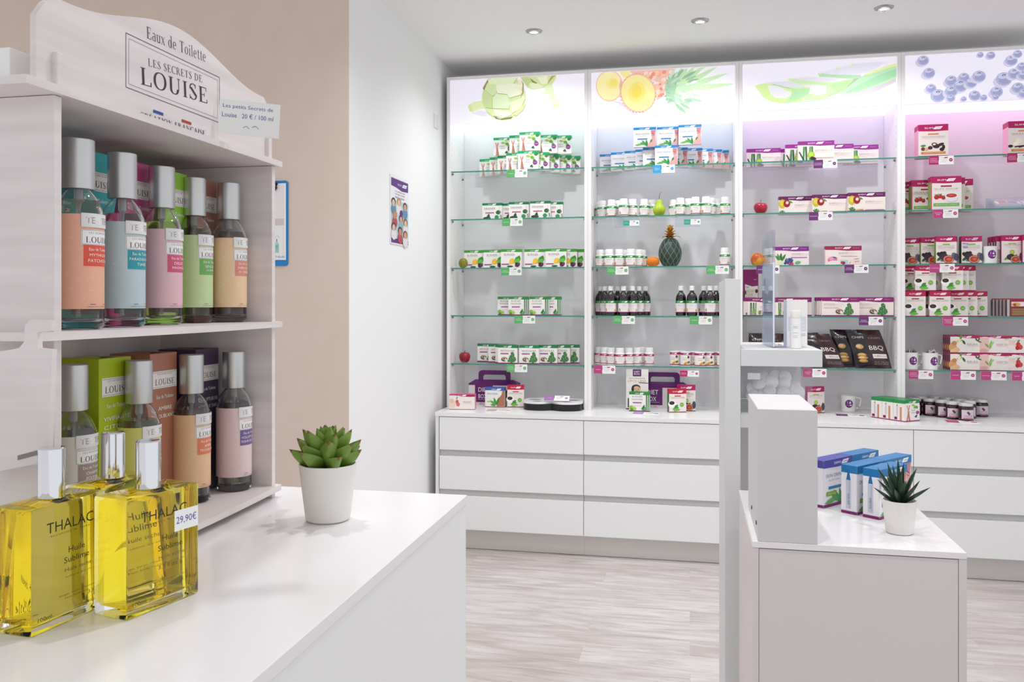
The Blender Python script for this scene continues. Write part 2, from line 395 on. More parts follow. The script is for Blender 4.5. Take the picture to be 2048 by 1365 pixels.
def pic_artichoke(i):
    fr = bay_frac(i, A1); o = []
    G = ['#e3efc4', '#d5e6ae', '#edf4d6', '#cbdc9f', '#dcecc2']
    poly = lambda c, pts: o.append(('p', c, P(fr, pts)))
    poly('#e3e0ec', [(370,660),(520,620),(640,680),(560,710)]); poly('#dcd8e6', [(620,690),(900,700),(990,735),(820,760),(690,745)])
    poly('#dfecb4', [(345,560),(420,520),(520,500),(545,600),(460,620),(400,648),(360,630)])
    poly('#d3e39f', [(340,570),(372,552),(388,600),(400,648),(360,635)])
    # second artichoke, upper right
    poly('#d3e2a4', [(985,205),(1440,185),(1430,240),(1390,300),(1290,345),(1150,365),(1080,345),(1030,270)])
    poly('#e6efc6', [(1100,290),(1180,280),(1285,325),(1230,350),(1130,350)]); poly('#8f8f52', [(1110,225),(1200,285),(1190,295),(1140,275)])
    poly('#c8d793', [(1000,210),(1090,205),(1130,265),(1085,330),(1040,290)]); poly('#eef4cf', [(1200,215),(1330,195),(1330,290),(1260,300)])
    poly('#b5a466', [(1380,200),(1445,185),(1400,215),(1330,300),(1345,260)])
    poly('#e0eec2', [(1295,330),(1390,300),(1420,430),(1480,520),(1480,595),(1400,602),(1380,560),(1340,430),(1270,425),(1260,400),(1310,395)])
    poly('#cfe0a6', [(1390,600),(1480,595),(1470,540),(1400,560)])
    # main globe
    n = 28; glob = [(790+275*cos(2*pi*k/n)*1.0, 470-285*sin(2*pi*k/n)) for k in range(n)]
    glob = [(x, max(y, 214)) for x, y in glob]
    poly('#cfdfa6', glob)
    poly('#9a8a5e', [(525,350),(590,235),(630,228),(575,300),(545,380)])
    scales = [((590,240),(960,210),(900,300),(700,330),(600,300)), ((600,300),(720,300),(690,420),(645,450),(555,370)), ((690,310),(870,290),(1020,300),(1000,430),(860,470),(830,425),(705,410)),
              ((540,380),(640,460),(645,600),(560,590),(530,470)), ((690,415),(835,440),(865,540),(850,605),(650,600),(650,480)), ((860,530),(980,480),(1020,420),(1050,480),(1000,600),(890,660),(865,600)),
              ((560,600),(640,610),(700,700),(650,700),(580,640)), ((655,610),(860,640),(885,680),(830,705),(750,720),(690,690)), ((900,680),(1010,570),(1060,540),(1030,620),(950,690))]
    for k, s in enumerate(scales): poly('#a7a06c', [(x*1.0+3, y+7) for x, y in s]); poly(G[k % 5], s)
    for x, y, r in ((990,270,26),(1015,320,22),(985,360,24),(940,345,20),(1000,400,18),(965,300,20)): o.append(('e', '#f6e3c4', *fr(x, y), r/6.2/336, r/6.2/336*.7, 20))
    poly('#8d8556', [(1010,250),(1035,300),(1030,410),(990,490),(1020,400),(1022,310)])
    poly('#7e7a5a', [(660,690),(740,735),(900,700),(880,730),(760,745),(690,730)])
    return o
def pic_pineapple(i):
    fr = bay_frac(i, B1); o = []; poly = lambda c, pts: o.append(('p', c, P(fr, pts)))
    ell = lambda c, x, y, rx, ry, a=0: o.append(('e', c, *fr(x, y), rx/6.2/338, ry/6.2/338, a))
    poly('#e2dceb', [(330,500),(600,560),(650,670),(860,640),(800,690),(600,680),(440,560)])
    poly('#f6c3b4', [(540,120),(1110,95),(1110,180),(1040,260),(1000,330),(985,430),(900,500),(840,420),(700,250)])
    R = random.Random(5)
    for k in range(46):
        x = R.uniform(560,1090); y = R.uniform(115,460)
        if y > 130+(x-540)*.65 and x < 860: continue
        if x > 1000 and y > 250: continue
        ell(R.choice(['#f9d6a9','#f7b39f','#fbe0d5','#ef9d8a','#f8cfa0']), x, y, 28, 22, R.uniform(0,60))
    for k in range(8): ell('#e88d7c', 880+R.uniform(-10,90), 300+R.uniform(0,190), 14, 12)
    poly('#efeaf4', [(780,225),(930,290),(850,300)])
    c1 = [(300+168*cos(2*pi*k/24)-0, 320-195*sin(2*pi*k/24)) for k in range(24)]; c1 = [(x, max(y, 133)) for x, y in c1]
    poly('#f3c4a8', c1); poly('#fff3b4', [(300+(x-300)*.93, 320+(y-320)*.93) for x, y in c1]); poly('#fdf0a0', [(420,140),(560,128),(560,190),(480,230)])
    ell('#fdee93', 335, 290, 75, 70); ell('#fbe67a', 350, 280, 45, 40)
    poly('#eec0a8', [(440,225),(420,330),(440,440),(500,540),(620,650),(730,655),(650,600),(520,470),(470,330)])
    c2 = [(655+222*cos(2*pi*k/30)*(1.0), 410-242*sin(2*pi*k/30)+18*cos(2*pi*k/30)) for k in range(30)]
    poly('#f3c0a6', c2); poly('#fff2a6', [(655+(x-655)*.93, 410+(y-410)*.93) for x, y in c2]); ell('#fdec84', 640, 400, 105, 130, -10); ell('#fbe468', 640, 395, 58, 80, -10)
    for k in range(34):
        a = 2*pi*k/34; ell(R.choice(['#d98d86','#f0b9a0','#e3a290']), 655+222*cos(a), 410-242*sin(a), 9, 7)
    LV = ['#bfe0c2','#a6d1ad','#d6edd2','#8fbf9b','#c9e8b8','#e6f4e2']
    poly('#a9cfb0', [(985,330),(1040,215),(1150,150),(1260,150),(1340,260),(1340,420),(1260,540),(1120,570),(1010,500)])
    for ang, ln in ((-78,330),(-66,300),(-52,380),(75,300),(64,330),(52,420),(40,470),(28,560),(16,640),(4,700),(-8,720),(-20,640),(-32,560),(-44,470)):
        bx, by = fr(1120, 380); o.append(leaf(LV[abs(ang) % 6], bx, by, ln/6.2/338, .030, ang))
    for k in range(34):
        x = 1010+290*(k/34)**.8; y = 370+(1-abs(x-1150)/300)*190*sin(k*2.4); ang = math.degrees(atan2(370-y, (x-960)*1.1)); bx, by = fr(x-20, y); o.append(leaf(['#a6cbab', '#bfe0c2', '#cfe8cd', '#94bf9c'][k % 4], bx, by, .050+.02*(k % 3), .016, ang))
    for k in range(9): bx, by = fr(1000+R.uniform(0,60), 240+k*35); o.append(leaf('#9cc4a4', bx, by, .020, .009, 150+(k-4)*12))
    for (x, y, a) in ((1280,400,-55),(1370,380,-30),(1200,420,-80),(1290,300,20)): bx, by = fr(x, y); o.append(leaf('#f0f6ee', bx, by, .05, .016, a))
    return o
def pic_aloe(i):
    fr = bay_frac(i, C1); o = []; poly = lambda c, pts: o.append(('p', c, P(fr, pts)))
    poly('#cfc9ce', [(1090,575),(1250,555),(1450,490),(1690,400),(1690,440),(1480,540),(1300,590),(1150,590)]); poly('#cfe0cf', [(480,668),(720,640),(1000,610),(1060,612),(900,640),(700,655)])
    poly('#bfe6bd', [(1695,250),(1695,400),(1500,480),(1300,550),(1090,570),(1180,500),(1320,390),(1400,340),(1560,290)])
    poly('#a9dcae', [(1695,300),(1695,380),(1500,460),(1280,540),(1150,560),(1300,470),(1500,370)]); poly('#e9f6a8', [(1695,240),(1695,268),(1560,310),(1390,365),(1350,362),(1500,300),(1620,262)])
    poly('#a8c9a6', [(1090,570),(1330,380),(1250,400),(1150,520)])
    poly('#b9e3b7', [(870,345),(1000,360),(1330,370),(1300,400),(1240,410),(1000,392),(880,385)]); poly('#e8e8f4', [(890,345),(1250,250),(1450,230),(1600,230),(1400,340),(1300,368),(1000,362)])
    poly('#d2efb8', [(545,410),(620,405),(800,430),(1000,445),(1245,405),(1240,420),(1130,540),(1000,600),(900,630),(730,630),(700,560)])
    poly('#e7e6f1', [(600,405),(760,385),(1000,395),(1180,408),(1000,440),(800,430)]); poly('#f0eef5', [(720,470),(820,470),(960,480),(960,560),(860,580),(790,560)]); poly('#bfe7a6', [(1000,470),(1240,412),(1130,540),(960,600),(1040,540)])
    poly('#d8f0a4', [(205,480),(300,455),(560,470),(720,490),(790,500),(780,545),(700,640),(500,668),(380,650),(300,610),(240,530)])
    poly('#eeecf4', [(340,480),(440,480),(520,520),(600,560),(540,610),(420,610),(370,560)]); poly('#b9e8b4', [(600,520),(790,505),(770,560),(680,620),(520,665),(590,590)]); poly('#e3e5ef', [(300,450),(560,430),(730,480),(700,500),(560,500),(420,465)])
    poly('#9fce9f', [(380,460),(560,500),(640,520),(560,508),(400,472)])
    for x, y in ((570,412),(895,350),(1072,300),(1230,262)): o.append(('e', '#e4f0b4', *fr(x, y), .006, .008))
    return o
def pic_blueberry(i):
    fr = bay_frac(i, D1); o = []
    L_ = [(295,215,55),(357,347,57),(378,510,50),(450,585,78),(590,430,58),(723,395,52),(688,480,68),(800,450,54),(882,382,62),(590,540,60),(585,612,50),(835,585,60),(720,620,45),(930,605,48),(1065,545,58),(1055,600,30),(1142,412,74),
          (1220,215,56),(1250,355,58),(1005,135,54),(895,130,40),(1285,135,56),(1330,280,45),(1288,505,58),(1345,370,50),(1350,560,50)]
    for x, y in ((1500,240),(1440,330),(1560,420),(1460,520),(1640,150),(1700,320),(1620,560),(1760,480),(1820,220),(1560,120)): L_.append((x, y, 56))
    top = onY(1900, 0, YF); zt = ZTOP-.02-ZBOX; s = 1/5.248/347
    for x, y, r in L_:
        cx, cz = fr(x, y); r *= s
        if cz+r > zt: cz = min(cz, zt-r*.75)
        if cz+r > zt: r = zt-cz
        if cz-r < 0: r = max(cz, .006)
        o += [('e', '#d9d4ea', cx-r*.25, cz-r*.35, r*1.08, r*.8), ('e', '#e6e4f3', cx, cz-r*.12, r, r*.9), ('e', '#b9bbdd', cx, cz, r*.98, r*.9), ('e', '#a3a7cf', cx+r*.1, cz-r*.12, r*.7, r*.55), ('e', '#cfd1ea', cx-r*.15, cz+r*.38, r*.55, r*.35), ('e', '#62658c', cx+r*.02, cz+r*.5, r*.26, r*.14), ('e', '#c6c8e2', cx+r*.02, cz+r*.46, r*.15, r*.08)]
    return o
PICS = [pic_artichoke, pic_pineapple, pic_aloe, pic_blueberry]
HOLE = mat('shelf_pin_hole', '#6d6a6c', .7); PIN = mat('zinc_shelf_pin', '#8b8986', .35, 1)
PINK = mat('shelf_back_board', '#e9e7ea', .5)
for i in range(4):
    x0, x1 = BX[i], BX[i+1]
    t = thing('display_cabinet', 'tall white open shelving cabinet under the lit %s picture' % NAMES[i], 'display cabinet', ((x0+x1)/2, YF, ZCT), group='wall of tall shelving cabinets')
    M = Matrix.Translation((-(x0+x1)/2, -YF, -ZCT))
    for s, xa, xi in ((1, x0+.0004, x0+TP), (-1, x1-.0004, x1-TP)):
        mb = MB().box((xa, YF, ZCT+.0003), (xi, YBACK, ZTOP), WHITE_FRAME, M)
        for yy in (YF+.035, YBACK-.045):
            z = .84
            while z < 2.42:
                mb.add([(xi+s*.0004, yy+.0028*cos(a), z+.0028*sin(a)) for a in [2*pi*k/6 for k in range(6)]], [tuple(range(6))], HOLE, M); z += .037
        mb.build('side_panel', t)
        for zz in SZ:
            MB().box((xi+s*.0005, YF+.04, zz-.018), (xi+s*.009, YF+.055, zz-.0085), PIN, M).box((xi+s*.0005, YBACK-.055, zz-.018), (xi+s*.009, YBACK-.04, zz-.0085), PIN, M).build('shelf_pin', t)
    MB().box((x0+TP+.0005, YF, ZTOP-.0185), (x1-TP-.0005, YBACK, ZTOP), WHITE_FRAME, M).build('top_panel', t)
    MB().box((x0+TP+.0005, YBACK, ZCT+.0003), (x1-TP-.0005, YBACK+.016, ZTOP-.02), PINK, M).build('back_panel', t)
    lb = MB().box((x0+TP+.0008, YF+.004, ZBOX), (x1-TP-.0008, YF+.02, ZTOP-.0195), mat('light_box_face', '#efecf8', .4, emit=PICTURE_GLOW), M).build('light_box', t)
    led = mat('led_diffuser_'+NAMES[i], LED[i], .4, emit=LED_STRENGTH)
    MB().box((x0+TP+.0008, YF+.0205, ZBOX+.012), (x1-TP-.0008, YBACK-.002, ZBOX+.018), led, M).build('led_diffuser', lb)
    mb = MB(); o = PICS[i](i); w = x1-x0-2*TP-.003; h = ZTOP-ZBOX-.0215
    cl = []
    for op in o:     # keep the picture inside its frame
        if op[0] == 'p': op = ('p', op[1], [(min(max(x, .001), w), min(max(z, .001), h)) for x, z in op[2]])
        elif op[0] == 'e' and (op[2]-op[4] < .001 or op[2]+op[4] > w or op[3]+op[5] > h+.004 or op[3]-op[5] < -.004): continue
        cl.append(op)
    art(mb, cl, flat(Vector((x0+TP+.001, YF+.004, ZBOX+.0005))-Vector(((x0+x1)/2, YF, ZCT)), off=.0002, step=2.5e-5), glow=PICTURE_GLOW*.8)
    mb.build('picture', lb)
    for k, z in enumerate(SZ):
        mb = MB(); a = (x0+TP+.0012, YF+.022, z-.008); c = (x1-TP-.0012, YBACK-.012, z)
        mb.box(a, c, GLASS)
        gi = mb.mi(GEDGE); mb.m[2] = gi
        g = mb.build('glass_shelf'); tag(g, 'clear glass shelf, %s from the top in the %s bay' % (ORD[k], NAMES[i]), 'glass shelf', 'glass shelves of the display wall')
# base units with drawers, and the worktop over them
DX = [-1.415, -.571, .27, 1.112, 1.955]; YD = 4.68
NB = ['below the artichoke bay beside the side wall', 'below the pineapple bay', 'below the aloe bay behind the low counter', 'below the blueberry bay']
GAP = mat('grey_grip_recess', '#bfbfbd', .45)
for i in range(4):
    x0, x1 = DX[i], DX[i+1]; xm = (x0+x1)/2
    t = thing('drawer_cabinet', 'low white three drawer base cabinet '+NB[i], 'drawer cabinet', (xm, YD, 0), group='base cabinets with drawers')
    M = Matrix.Translation((-xm, -YD, 0)); e = .022 if i == 0 else .0004
    body = MB().box((x0+.0004, YD+.02, .112), (x1-.0004, YBACK, .7525), GREYWHITE, M)
    if i == 0: body.box((x0, YD, .112), (x0+e-.003, YD+.02, .7525), GREYWHITE, M)
    body.build('carcass', t)
    for za, zb in ((.565, .749), (.342, .530), (.118, .308)):
        MB().box((x0+e+.0012, YD, za), (x1-.0015, YD+.0185, zb), WHITE, M, bev=.0008).build('drawer', t)
    for za, zb in ((.5305, .5645), (.3085, .3415)):
        MB().box((x0+e+.004, YD+.012, za), (x1-.0005, YD+.0195, zb), GAP, M).build('grip_strip', t)
    MB().box((x0+(.02 if i == 0 else .0003), YD+.04, .003), (x1-.0003, YD+.055, .1115), mat('brushed_aluminium_plinth', '#cfccc9', .4, .45), M).build('plinth', t)
wt = MB().box((-1.418, YD-.002, .753), (1.96, YBACK, ZCT), mat('satin_white_worktop', '#f3f1f1', .28), bev=.001).build('worktop'); tag(wt, 'long white worktop running under all the shelving bays', 'worktop')
# light switch trunking on the wall above, beside the cabinet
sw = MB().box((XW, YF-.16, 2.42), (XW+.006, YF-.08, 2.50), mat('white_switch_plastic', '#e8e8e6', .4), bev=.002).build('wall_switch'); tag(sw, 'small white blank cover plate on the side wall by the cabinet top', 'wall plate')
# ================================================================== packaging artwork
def logo(word, x, z, w, h, c='#ffffff', under='#8c1f55'):
    """word, then a slanted flag with LAND cut out of it"""
    o = [('t', c, word, x+w*.24, z+h*.5, w*.46, h*.62)]
    o.append(('p', c, [(x+w*.49, z-h*.05), (x+w*.87, z-h*.02), (x+w*1.0, z+h*1.1), (x+w*.60, z+h*1.0), (x+w*.585, z+h*.75), (x+w*.535, z+h*.6)]))
    o.append(('t', under, 'LAND', x+w*.755, z+h*.5, w*.29, h*.5)); return o
def wave(c, w, h, b, left=.9, right=1.0):
    return ('p', c, [(0, h-b*left), (w*.25, h-b*left*.97), (w*.55, h-b*(left+right)/2*.95), (w*.8, h-b*right*1.02), (w, h-b*right), (w, h), (0, h)])
def artichoke(x, z, r):
    o = []; G = ['#2f6b34','#3f8443','#5c9a52','#1f4f2b','#79ab63']
    for dx, dz, s in ((1.5,1.0,1.0), (2.1,-.1,.8), (.9,-.2,.7), (1.6,-.4,.7)):
        for k in range(7): o.append(leaf(G[k % 5], x+r*dx, z+r*dz, r*.95*s, r*.7*s, 60-k*28))
    o += [('e', '#4b3b2e', x-r*.3, z-.1*r, r*.8, r*.55), ('e', '#c9b98c', x-r*.3, z, r*.55, r*.35), ('e', '#7a3b50', x-r*.35, z+r*.02, r*.3, r*.18), ('e', '#efe6cf', x+r*.15, z-r*.3, r*.3, r*.3)]
    return o
def berries(c, x, z, r, n, sp, cols=('#5b2446','#3d1733','#7c3a5d')):
    R = random.Random(int(x*9000)+n); return [('e', cols[k % len(cols)], x+R.uniform(-sp, sp), z+R.uniform(-sp*.7, sp*.7), r, r) for k in range(n)]
def bamboo(x, z, w, h, n, cols=('#2c7a3a','#1d5a2c','#46a04c')):
    o = []
    for k in range(n):
        xx = x+w*(k+.5)/n; o.append(line(cols[k % len(cols)], xx, z, xx+w*.05*(-1)**k, z+h, w/n*.55))
        for q in (.3, .6, .85): o.append(line('#123c1c', xx-w/n*.25, z+h*q, xx+w/n*.25, z+h*q, .0009))
    return o
K = {}
def kind(name, w, d, h, side, strip, base, ops, look, cat='box', side_ops=None, back='#f1ece8', objname=None, band=None):
    """carton: front artwork ops, side colour, colour of the top strip round the box and of the foot strip"""
    K[name] = dict(w=w, d=d, h=h, side=side, strip=strip, base=base, ops=ops, look=look, cat=cat, side_ops=side_ops, back=back, objname=objname or 'supplement_box', band=band, root=None)
def diet(word, w, h, g, extra, title=None, bar='#8d2a6a', foot=False, wl=('DIET', .36)):
    b = h*.16
    o = [('r', '#f3efec', 0, 0, w, h), wave(g, w, h, b)]+logo(wl[0], w*.30, h-b*.78, w*.42, b*.5, '#ffffff', g)
    if foot: o.append(('r', '#6d2260', 0, 0, w, h*.05))
    return o+extra
w, h, d = .122, .110, .036
G1, G2, G3 = '#1c9a5e', '#147a4b', '#3f9a35'
kind('legs', w, d, h, '#f1eeec', '#1ca868', None, diet('', w, h, '#1ca868', [line('#c98a78', w*.16, 0, w*.20, h*.45, .010), line('#b87462', w*.26, 0, w*.18, h*.45, .009), line('#d9a18f', w*.20, h*.4, w*.12, h*.72, .007), line('#cf9484', w*.17, h*.4, w*.25, h*.72, .007),
     leaf('#9cc94a', w*.38, h*.72, .03, .014, -10), leaf('#6fae3a', w*.60, h*.68, .028, .02, -25), leaf('#3f8f3c', w*.78, h*.78, .028, .02, 10), leaf('#4c9a3e', w*.76, h*.55, .02, .018, -60), leaf('#b7d868', w*.55, h*.80, .025, .014, 5),
     ('t', '#9a9a9a', 'LIGHT', w*.47, h*.52, w*.26, h*.07), ('t', '#9a9a9a', 'LEGS', w*.47, h*.40, w*.22, h*.07), ('e', '#8a3f86', w*.84, h*.36, w*.115, w*.115), ('t', '#e9d5e8', 'CAPS', w*.84, h*.36, w*.14, h*.05),
     ('e', '#3f5a3c', w*.64, h*.16, .006, .005), ('e', '#2e4a46', w*.68, h*.20, .005, .005), ('e', '#50714a', w*.70, h*.14, .006, .005), ('r', '#e0a3ae', w*.3, h*.05, w*.8, h*.06)]), 'white light legs box with mint lid')
w2, h2 = .120, .098
kind('drainer', w2, .035, h2, '#e9e4e2', G2, None, diet('', w2, h2, G2, [('t', '#6e7770', 'DRAINER', w2*.38, h2*.66, w2*.58, h2*.12), line('#b9b9b9', w2*.15, h2*.56, w2*.62, h2*.57, .0006), ('r', '#a8326e', w2*.16, h2*.36, w2*.60, h2*.43), ('t', '#e8b8d0', 'INSTANTANE', w2*.38, h2*.395, w2*.36, h2*.035),
     ('e', '#43353a', w2*.24, h2*.07, w2*.20, h2*.09), leaf('#1f6a3c', w2*.25, h2*.05, .028, .018, 60), leaf('#2d8049', w2*.35, h2*.05, .026, .016, 100), leaf('#185a33', w2*.30, h2*.05, .03, .016, 80), ('e', '#1a6b3f', w2*.82, h2*.42, w2*.125, w2*.105), ('e', '#2f9556', w2*.74, h2*.13, w2*.11, w2*.10), line('#6ca66f', w2*.74, h2*.13, w2*.82, h2*.13, .001),
     line('#c7a98e', w2*.90, 0, w2*.88, h2*.78, .0015), line('#3b2f2c', w2*.97, h2*.05, w2*.95, h2*.28, .004), line('#6ca66f', w2*.82, h2*.42, w2*.72, h2*.46, .0008)]), 'white drainer box with dark green lid')
h3 = .108; w3 = .124
kind('burner', w3, .032, h3, '#e9e4e2', G3, None, diet('', w3, h3, G3, [('t', '#8a8f88', 'BURNER', w3*.42, h3*.70, w3*.52, h3*.12), line('#b9b9b9', w3*.2, h3*.60, w3*.66, h3*.61, .0006), ('r', '#8b2f77', w3*.04, h3*.14, w3*.40, h3*.21), ('t', '#d9b0d0', 'INSTANTANE', w3*.22, h3*.175, w3*.32, h3*.03),
     leaf('#4fae3c', w3*.70, h3*.25, .05, .032, 55), leaf('#3b9636', w3*.78, h3*.22, .05, .03, 70), leaf('#6cc24a', w3*.66, h3*.2, .045, .026, 40), ('e', '#f0b323', w3*.55, h3*.34, w3*.13, h3*.15, 50), leaf('#f5c640', w3*.43, h3*.16, .045, .022, 60), ('e', '#1f5a45', w3*.45, h3*.06, w3*.15, h3*.05), ]+berries('', w3*.84, h3*.15, .0065, 16, w3*.10)), 'burner box with lemon and grapes')
w4, h4 = .116, .112
BD = [('t', '#8a8f88', 'BURNER', w4*.40, h4*.76, w4*.50, h4*.085), ('t', '#8a8f88', 'DRAINER', w4*.40, h4*.62, w4*.54, h4*.085), ('r', '#7d2a78', w4*.18, h4*.42, w4*.60, h4*.48), ('t', '#d9b0d0', 'INSTANTANE', w4*.39, h4*.45, w4*.34, h4*.03), ('r', '#f3dbe3', w4*.2, h4*.28, w4*.6, h4*.34)]
kind('burnerdrainer', w4, .04, h4, '#dfe6dc', '#2f8a3b', '#6d2260', diet('', w4, h4, '#2f8a3b', BD+bamboo(w4*.80, h4*.06, w4*.2, h4*.78, 4)+[('e', '#8fb944', w4*.10, h4*.22, w4*.10, w4*.08), ('e', '#a9cc5a', w4*.24, h4*.15, w4*.11, w4*.09), ('e', '#5c9a30', w4*.12, h4*.11, w4*.09, w4*.06), ('e', '#3f9a4a', w4*.72, h4*.15, w4*.12, w4*.09), ('e', '#7cc47c', w4*.72, h4*.16, w4*.07, w4*.05), leaf('#2f7a35', w4*.66, h4*.1, .03, .012, 70), ('r', '#6d2260', 0, 0, w4, h4*.05)]),
     'burner drainer box with green stems')
kind('artichoke', .118, .036, .112, '#e9e4e2', '#1d7f48', '#7d1f5c', diet('', .118, .112, '#1d7f48', [('t', '#7b837b', 'ARTICHOKE', .058, .078, .086, .011), line('#b9b9b9', .02, .069, .098, .070, .0006), ('r', '#8d2266', .016, .057, .064, .064), ('t', '#d9b0c8', 'INSTANTANE', .040, .0605, .040, .003)]+artichoke(.046, .030, .023)+[('r', '#7d1f5c', 0, 0, .118, .0065)]),
     'artichoke box with green lid')
w5, h5 = .128, .112
kind('skin', w5, .034, h5, '#e6e2e2', '#1f86c4', None, [('r', '#eeeaea', 0, 0, w5, h5), wave('#1f86c4', w5, h5, h5*.14)]+logo('DERMO', w5*.26, h5*.89, w5*.48, h5*.07, '#ffffff', '#1f86c4')+[('t', '#7f868c', 'SKIN DRINK', w5*.40, h5*.66, w5*.62, h5*.075), ('t', '#aab0b4', 'ALOE VERA', w5*.38, h5*.56, w5*.40, h5*.035),
     ('p', '#e0a6a4', [(w5*.62, 0), (w5*.68, h5*.2), (w5*.82, h5*.35), (w5*.80, h5*.55), (w5*.77, h5*.84), (w5, h5*.84), (w5*.97, h5*.5), (w5, h5*.2), (w5, 0)]), ('p', '#c77f86', [(w5*.78, h5*.84), (w5*.80, h5*.66), (w5*.92, h5*.62), (w5*.98, h5*.84)]), line('#8d3f55', w5*.79, h5*.68, w5*.93, h5*.6, .003), line('#8d3f55', w5*.8, h5*.58, w5*.92, h5*.55, .002), leaf('#5d8f4b', w5*.74, h5*.2, .025, .012, 60),
     ('r', '#2a7fae', w5*.18, h5*.37, w5*.62, h5*.43), leaf('#3f9a4a', w5*.62, 0, .05, .014, 130), leaf('#2f8a44', w5*.62, .002, .04, .012, 100), leaf('#6fae5a', w5*.05, h5*.08, .06, .012, 10), leaf('#4ca552', w5*.5, h5*.1, .03, .012, 150)], 'skin drink box with blue lid')
# wide boxes of the third bay
def body(w, h, c, title, extra, tx=.67, tz=.50, tw=.5, tcol='#b59aa2', base='#6d2260'):
    return [('r', '#f1e6e0', 0, 0, w, h), ('p', c, [(0, h*.80), (w*.3, h*.79), (w*.6, h*.74), (w, h*.75), (w, h), (0, h)])]+logo('BODY', w*.27, h*.84, w*.45, h*.10, '#ffffff', c)+[('e', '#b98bb8', w*.78, h*.89, .0025, .0025), ('t', '#c9a2c8', 'home', w*.87, h*.89, w*.13, h*.055)]+\
        [('t', tcol, title, w*(tx-tw*.14), h*tz, w*tw*.52, h*.09), ('t', '#cbb6bb', '@home', w*(tx+tw*.34), h*tz, w*tw*.4, h*.06), line('#b58aa0', w*(tx-tw*.45), h*(tz-.1), w*(tx+tw*.45), h*(tz-.09), .0007)]+extra
ww, hh = .190, .106; PU = '#8a2a86'
kind('detox', ww, .038, hh, '#efe6ea', '#a0359a', None, body(ww, hh, '#9a2f92', 'DETOX', bamboo(.02, 0, ww*.34, hh*.72, 4, ('#4a8f56','#2d6a3d','#6fae6a'))+[line('#2c2c30', .006, hh*.45, .030, .0, .006), ('e', '#9fce2f', ww*.36, hh*.28, .019, .019), ('e', '#c1e04f', ww*.36, hh*.3, .012, .011), ('e', '#4a2c46', ww*.39, hh*.10, .012, .010), ('e', '#2d2030', ww*.45, hh*.08, .010, .008), ('r', '#d9b3c4', ww*.48, hh*.10, ww*.98, hh*.14)]),
     'wide detox box with purple lid')
kind('energy', ww, .05, .102, '#efe0dc', '#6a1f5e', '#6a1f5e', body(ww, .102, '#6a1f5e', 'ENERGY', [('e', '#cdbb2f', ww*.10, .060, .019, .026), ('e', '#e0d24a', ww*.09, .064, .011, .015), ('e', '#a01f2c', ww*.23, .062, .019, .022), ('e', '#f0dcd4', ww*.24, .066, .008, .009), leaf('#5c8f3a', ww*.28, .075, .025, .010, -25)]+[leaf(c, ww*.10, .004, .022, .009, a) for c, a in (('#3f7a34', 140), ('#5c9a3e', 110), ('#2f6a2c', 80), ('#6fae4a', 50), ('#4c8a3a', 20))]+[('e', '#dcb98f', ww*.28, .008, .012, .005), ('e', '#c99d70', ww*.36, .008, .011, .004), ('r', '#b56a8f', ww*.46, .006, ww*.96, .0085), ('r', '#6a1f5e', 0, 0, ww, .004)]),
     'wide energy box with lemon and apple')
kind('drainerhome', ww, .045, .104, '#ecdfe0', '#7f2a86', None, body(ww, .104, '#7f2a86', 'DRAINER', [leaf('#3f7f3f', ww*.22, .02, .05, .014, 60), leaf('#2d6a3a', ww*.2, .02, .05, .014, 85), leaf('#5c9a4a', ww*.2, .02, .05, .014, 110), leaf('#4c8a44', ww*.21, .02, .046, .014, 130), ('e', '#dfe6b8', ww*.19, .014, .013, .016), ('r', '#9a5fa8', ww*.5, .040, ww*.95, .0445)]+berries('', ww*.42, .022, .007, 20, ww*.11, ('#45528f','#33406f','#6a76ad'))+[leaf('#6fae7a', ww*.60, .01, .035, .018, 15)]+berries('', ww*.50, .008, .006, 9, ww*.05, ('#b5274f','#d14a6d'))+[], tx=.72, tz=.60), 'wide drainer box with fennel and blueberries')
kind('burnerhome', ww, .045, .104, '#e6cfcf', '#9a2450', None, body(ww, .104, '#9a2450', 'BURNER', [('p', '#f3dcd8', [(0, 0), (ww, 0), (ww, .02), (0, .05)]), ('e', '#d77fa0', ww*.20, .028, .026, .018, 10), ('e', '#e8a3b8', ww*.18, .034, .014, .009, 10), ('e', '#f3e6e0', ww*.24, .012, .03, .012), leaf('#2f5f9a', ww*.2, .042, .025, .008, -10), ('r', '#a9d3dc', ww*.42, .004, ww*.62, .026), ('e', '#9a2748', ww*.50, .010, .010, .009), ('e', '#b53a58', ww*.46, .012, .007, .007), line('#4a9a8f', ww*.66, .004, ww*.7, .016, .002),
     ('r', '#c98a98', ww*.44, .046, ww*.88, .0485), ('t', '#b5486a', 'BURNER', ww*.86, .032, ww*.14, .006, 6), ('t', '#b5486a', 'HEART', ww*.87, .018, ww*.13, .006, 6)], tx=.58, tz=.62), 'wide pink burner box with mango')
kind('asparagus', ww, .045, .104, '#ecdfe0', '#8a1f66', '#8a1f66', body(ww, .104, '#8a1f66', 'WATER', bamboo(.035, .006, .036, .07, 5)+[leaf('#7cb83f', .06, .01, .035, .016, 75), ('e', '#7a8f6a', .09, .02, .008, .012), ('e', '#8a5560', .018, .014, .004, .007), ('r', '#a05c8a', ww*.5, .028, ww*.9, .031), ('r', '#8a1f66', 0, 0, ww, .006)]), 'wide magenta lidded box with asparagus stems')
kind('artichokehome', .196, .03, .106, '#efe4e2', '#8c1a6e', '#8c1a6e', body(.196, .106, '#8c1a6e', 'ARTICHOKE', [('r', '#c98a98', .010, .046, .088, .0485)]+artichoke(.098, .030, .024)+[('r', '#8c1a6e', 0, 0, .196, .007)], tx=.28, tz=.63, tw=.56), 'wide artichoke box with magenta lid')
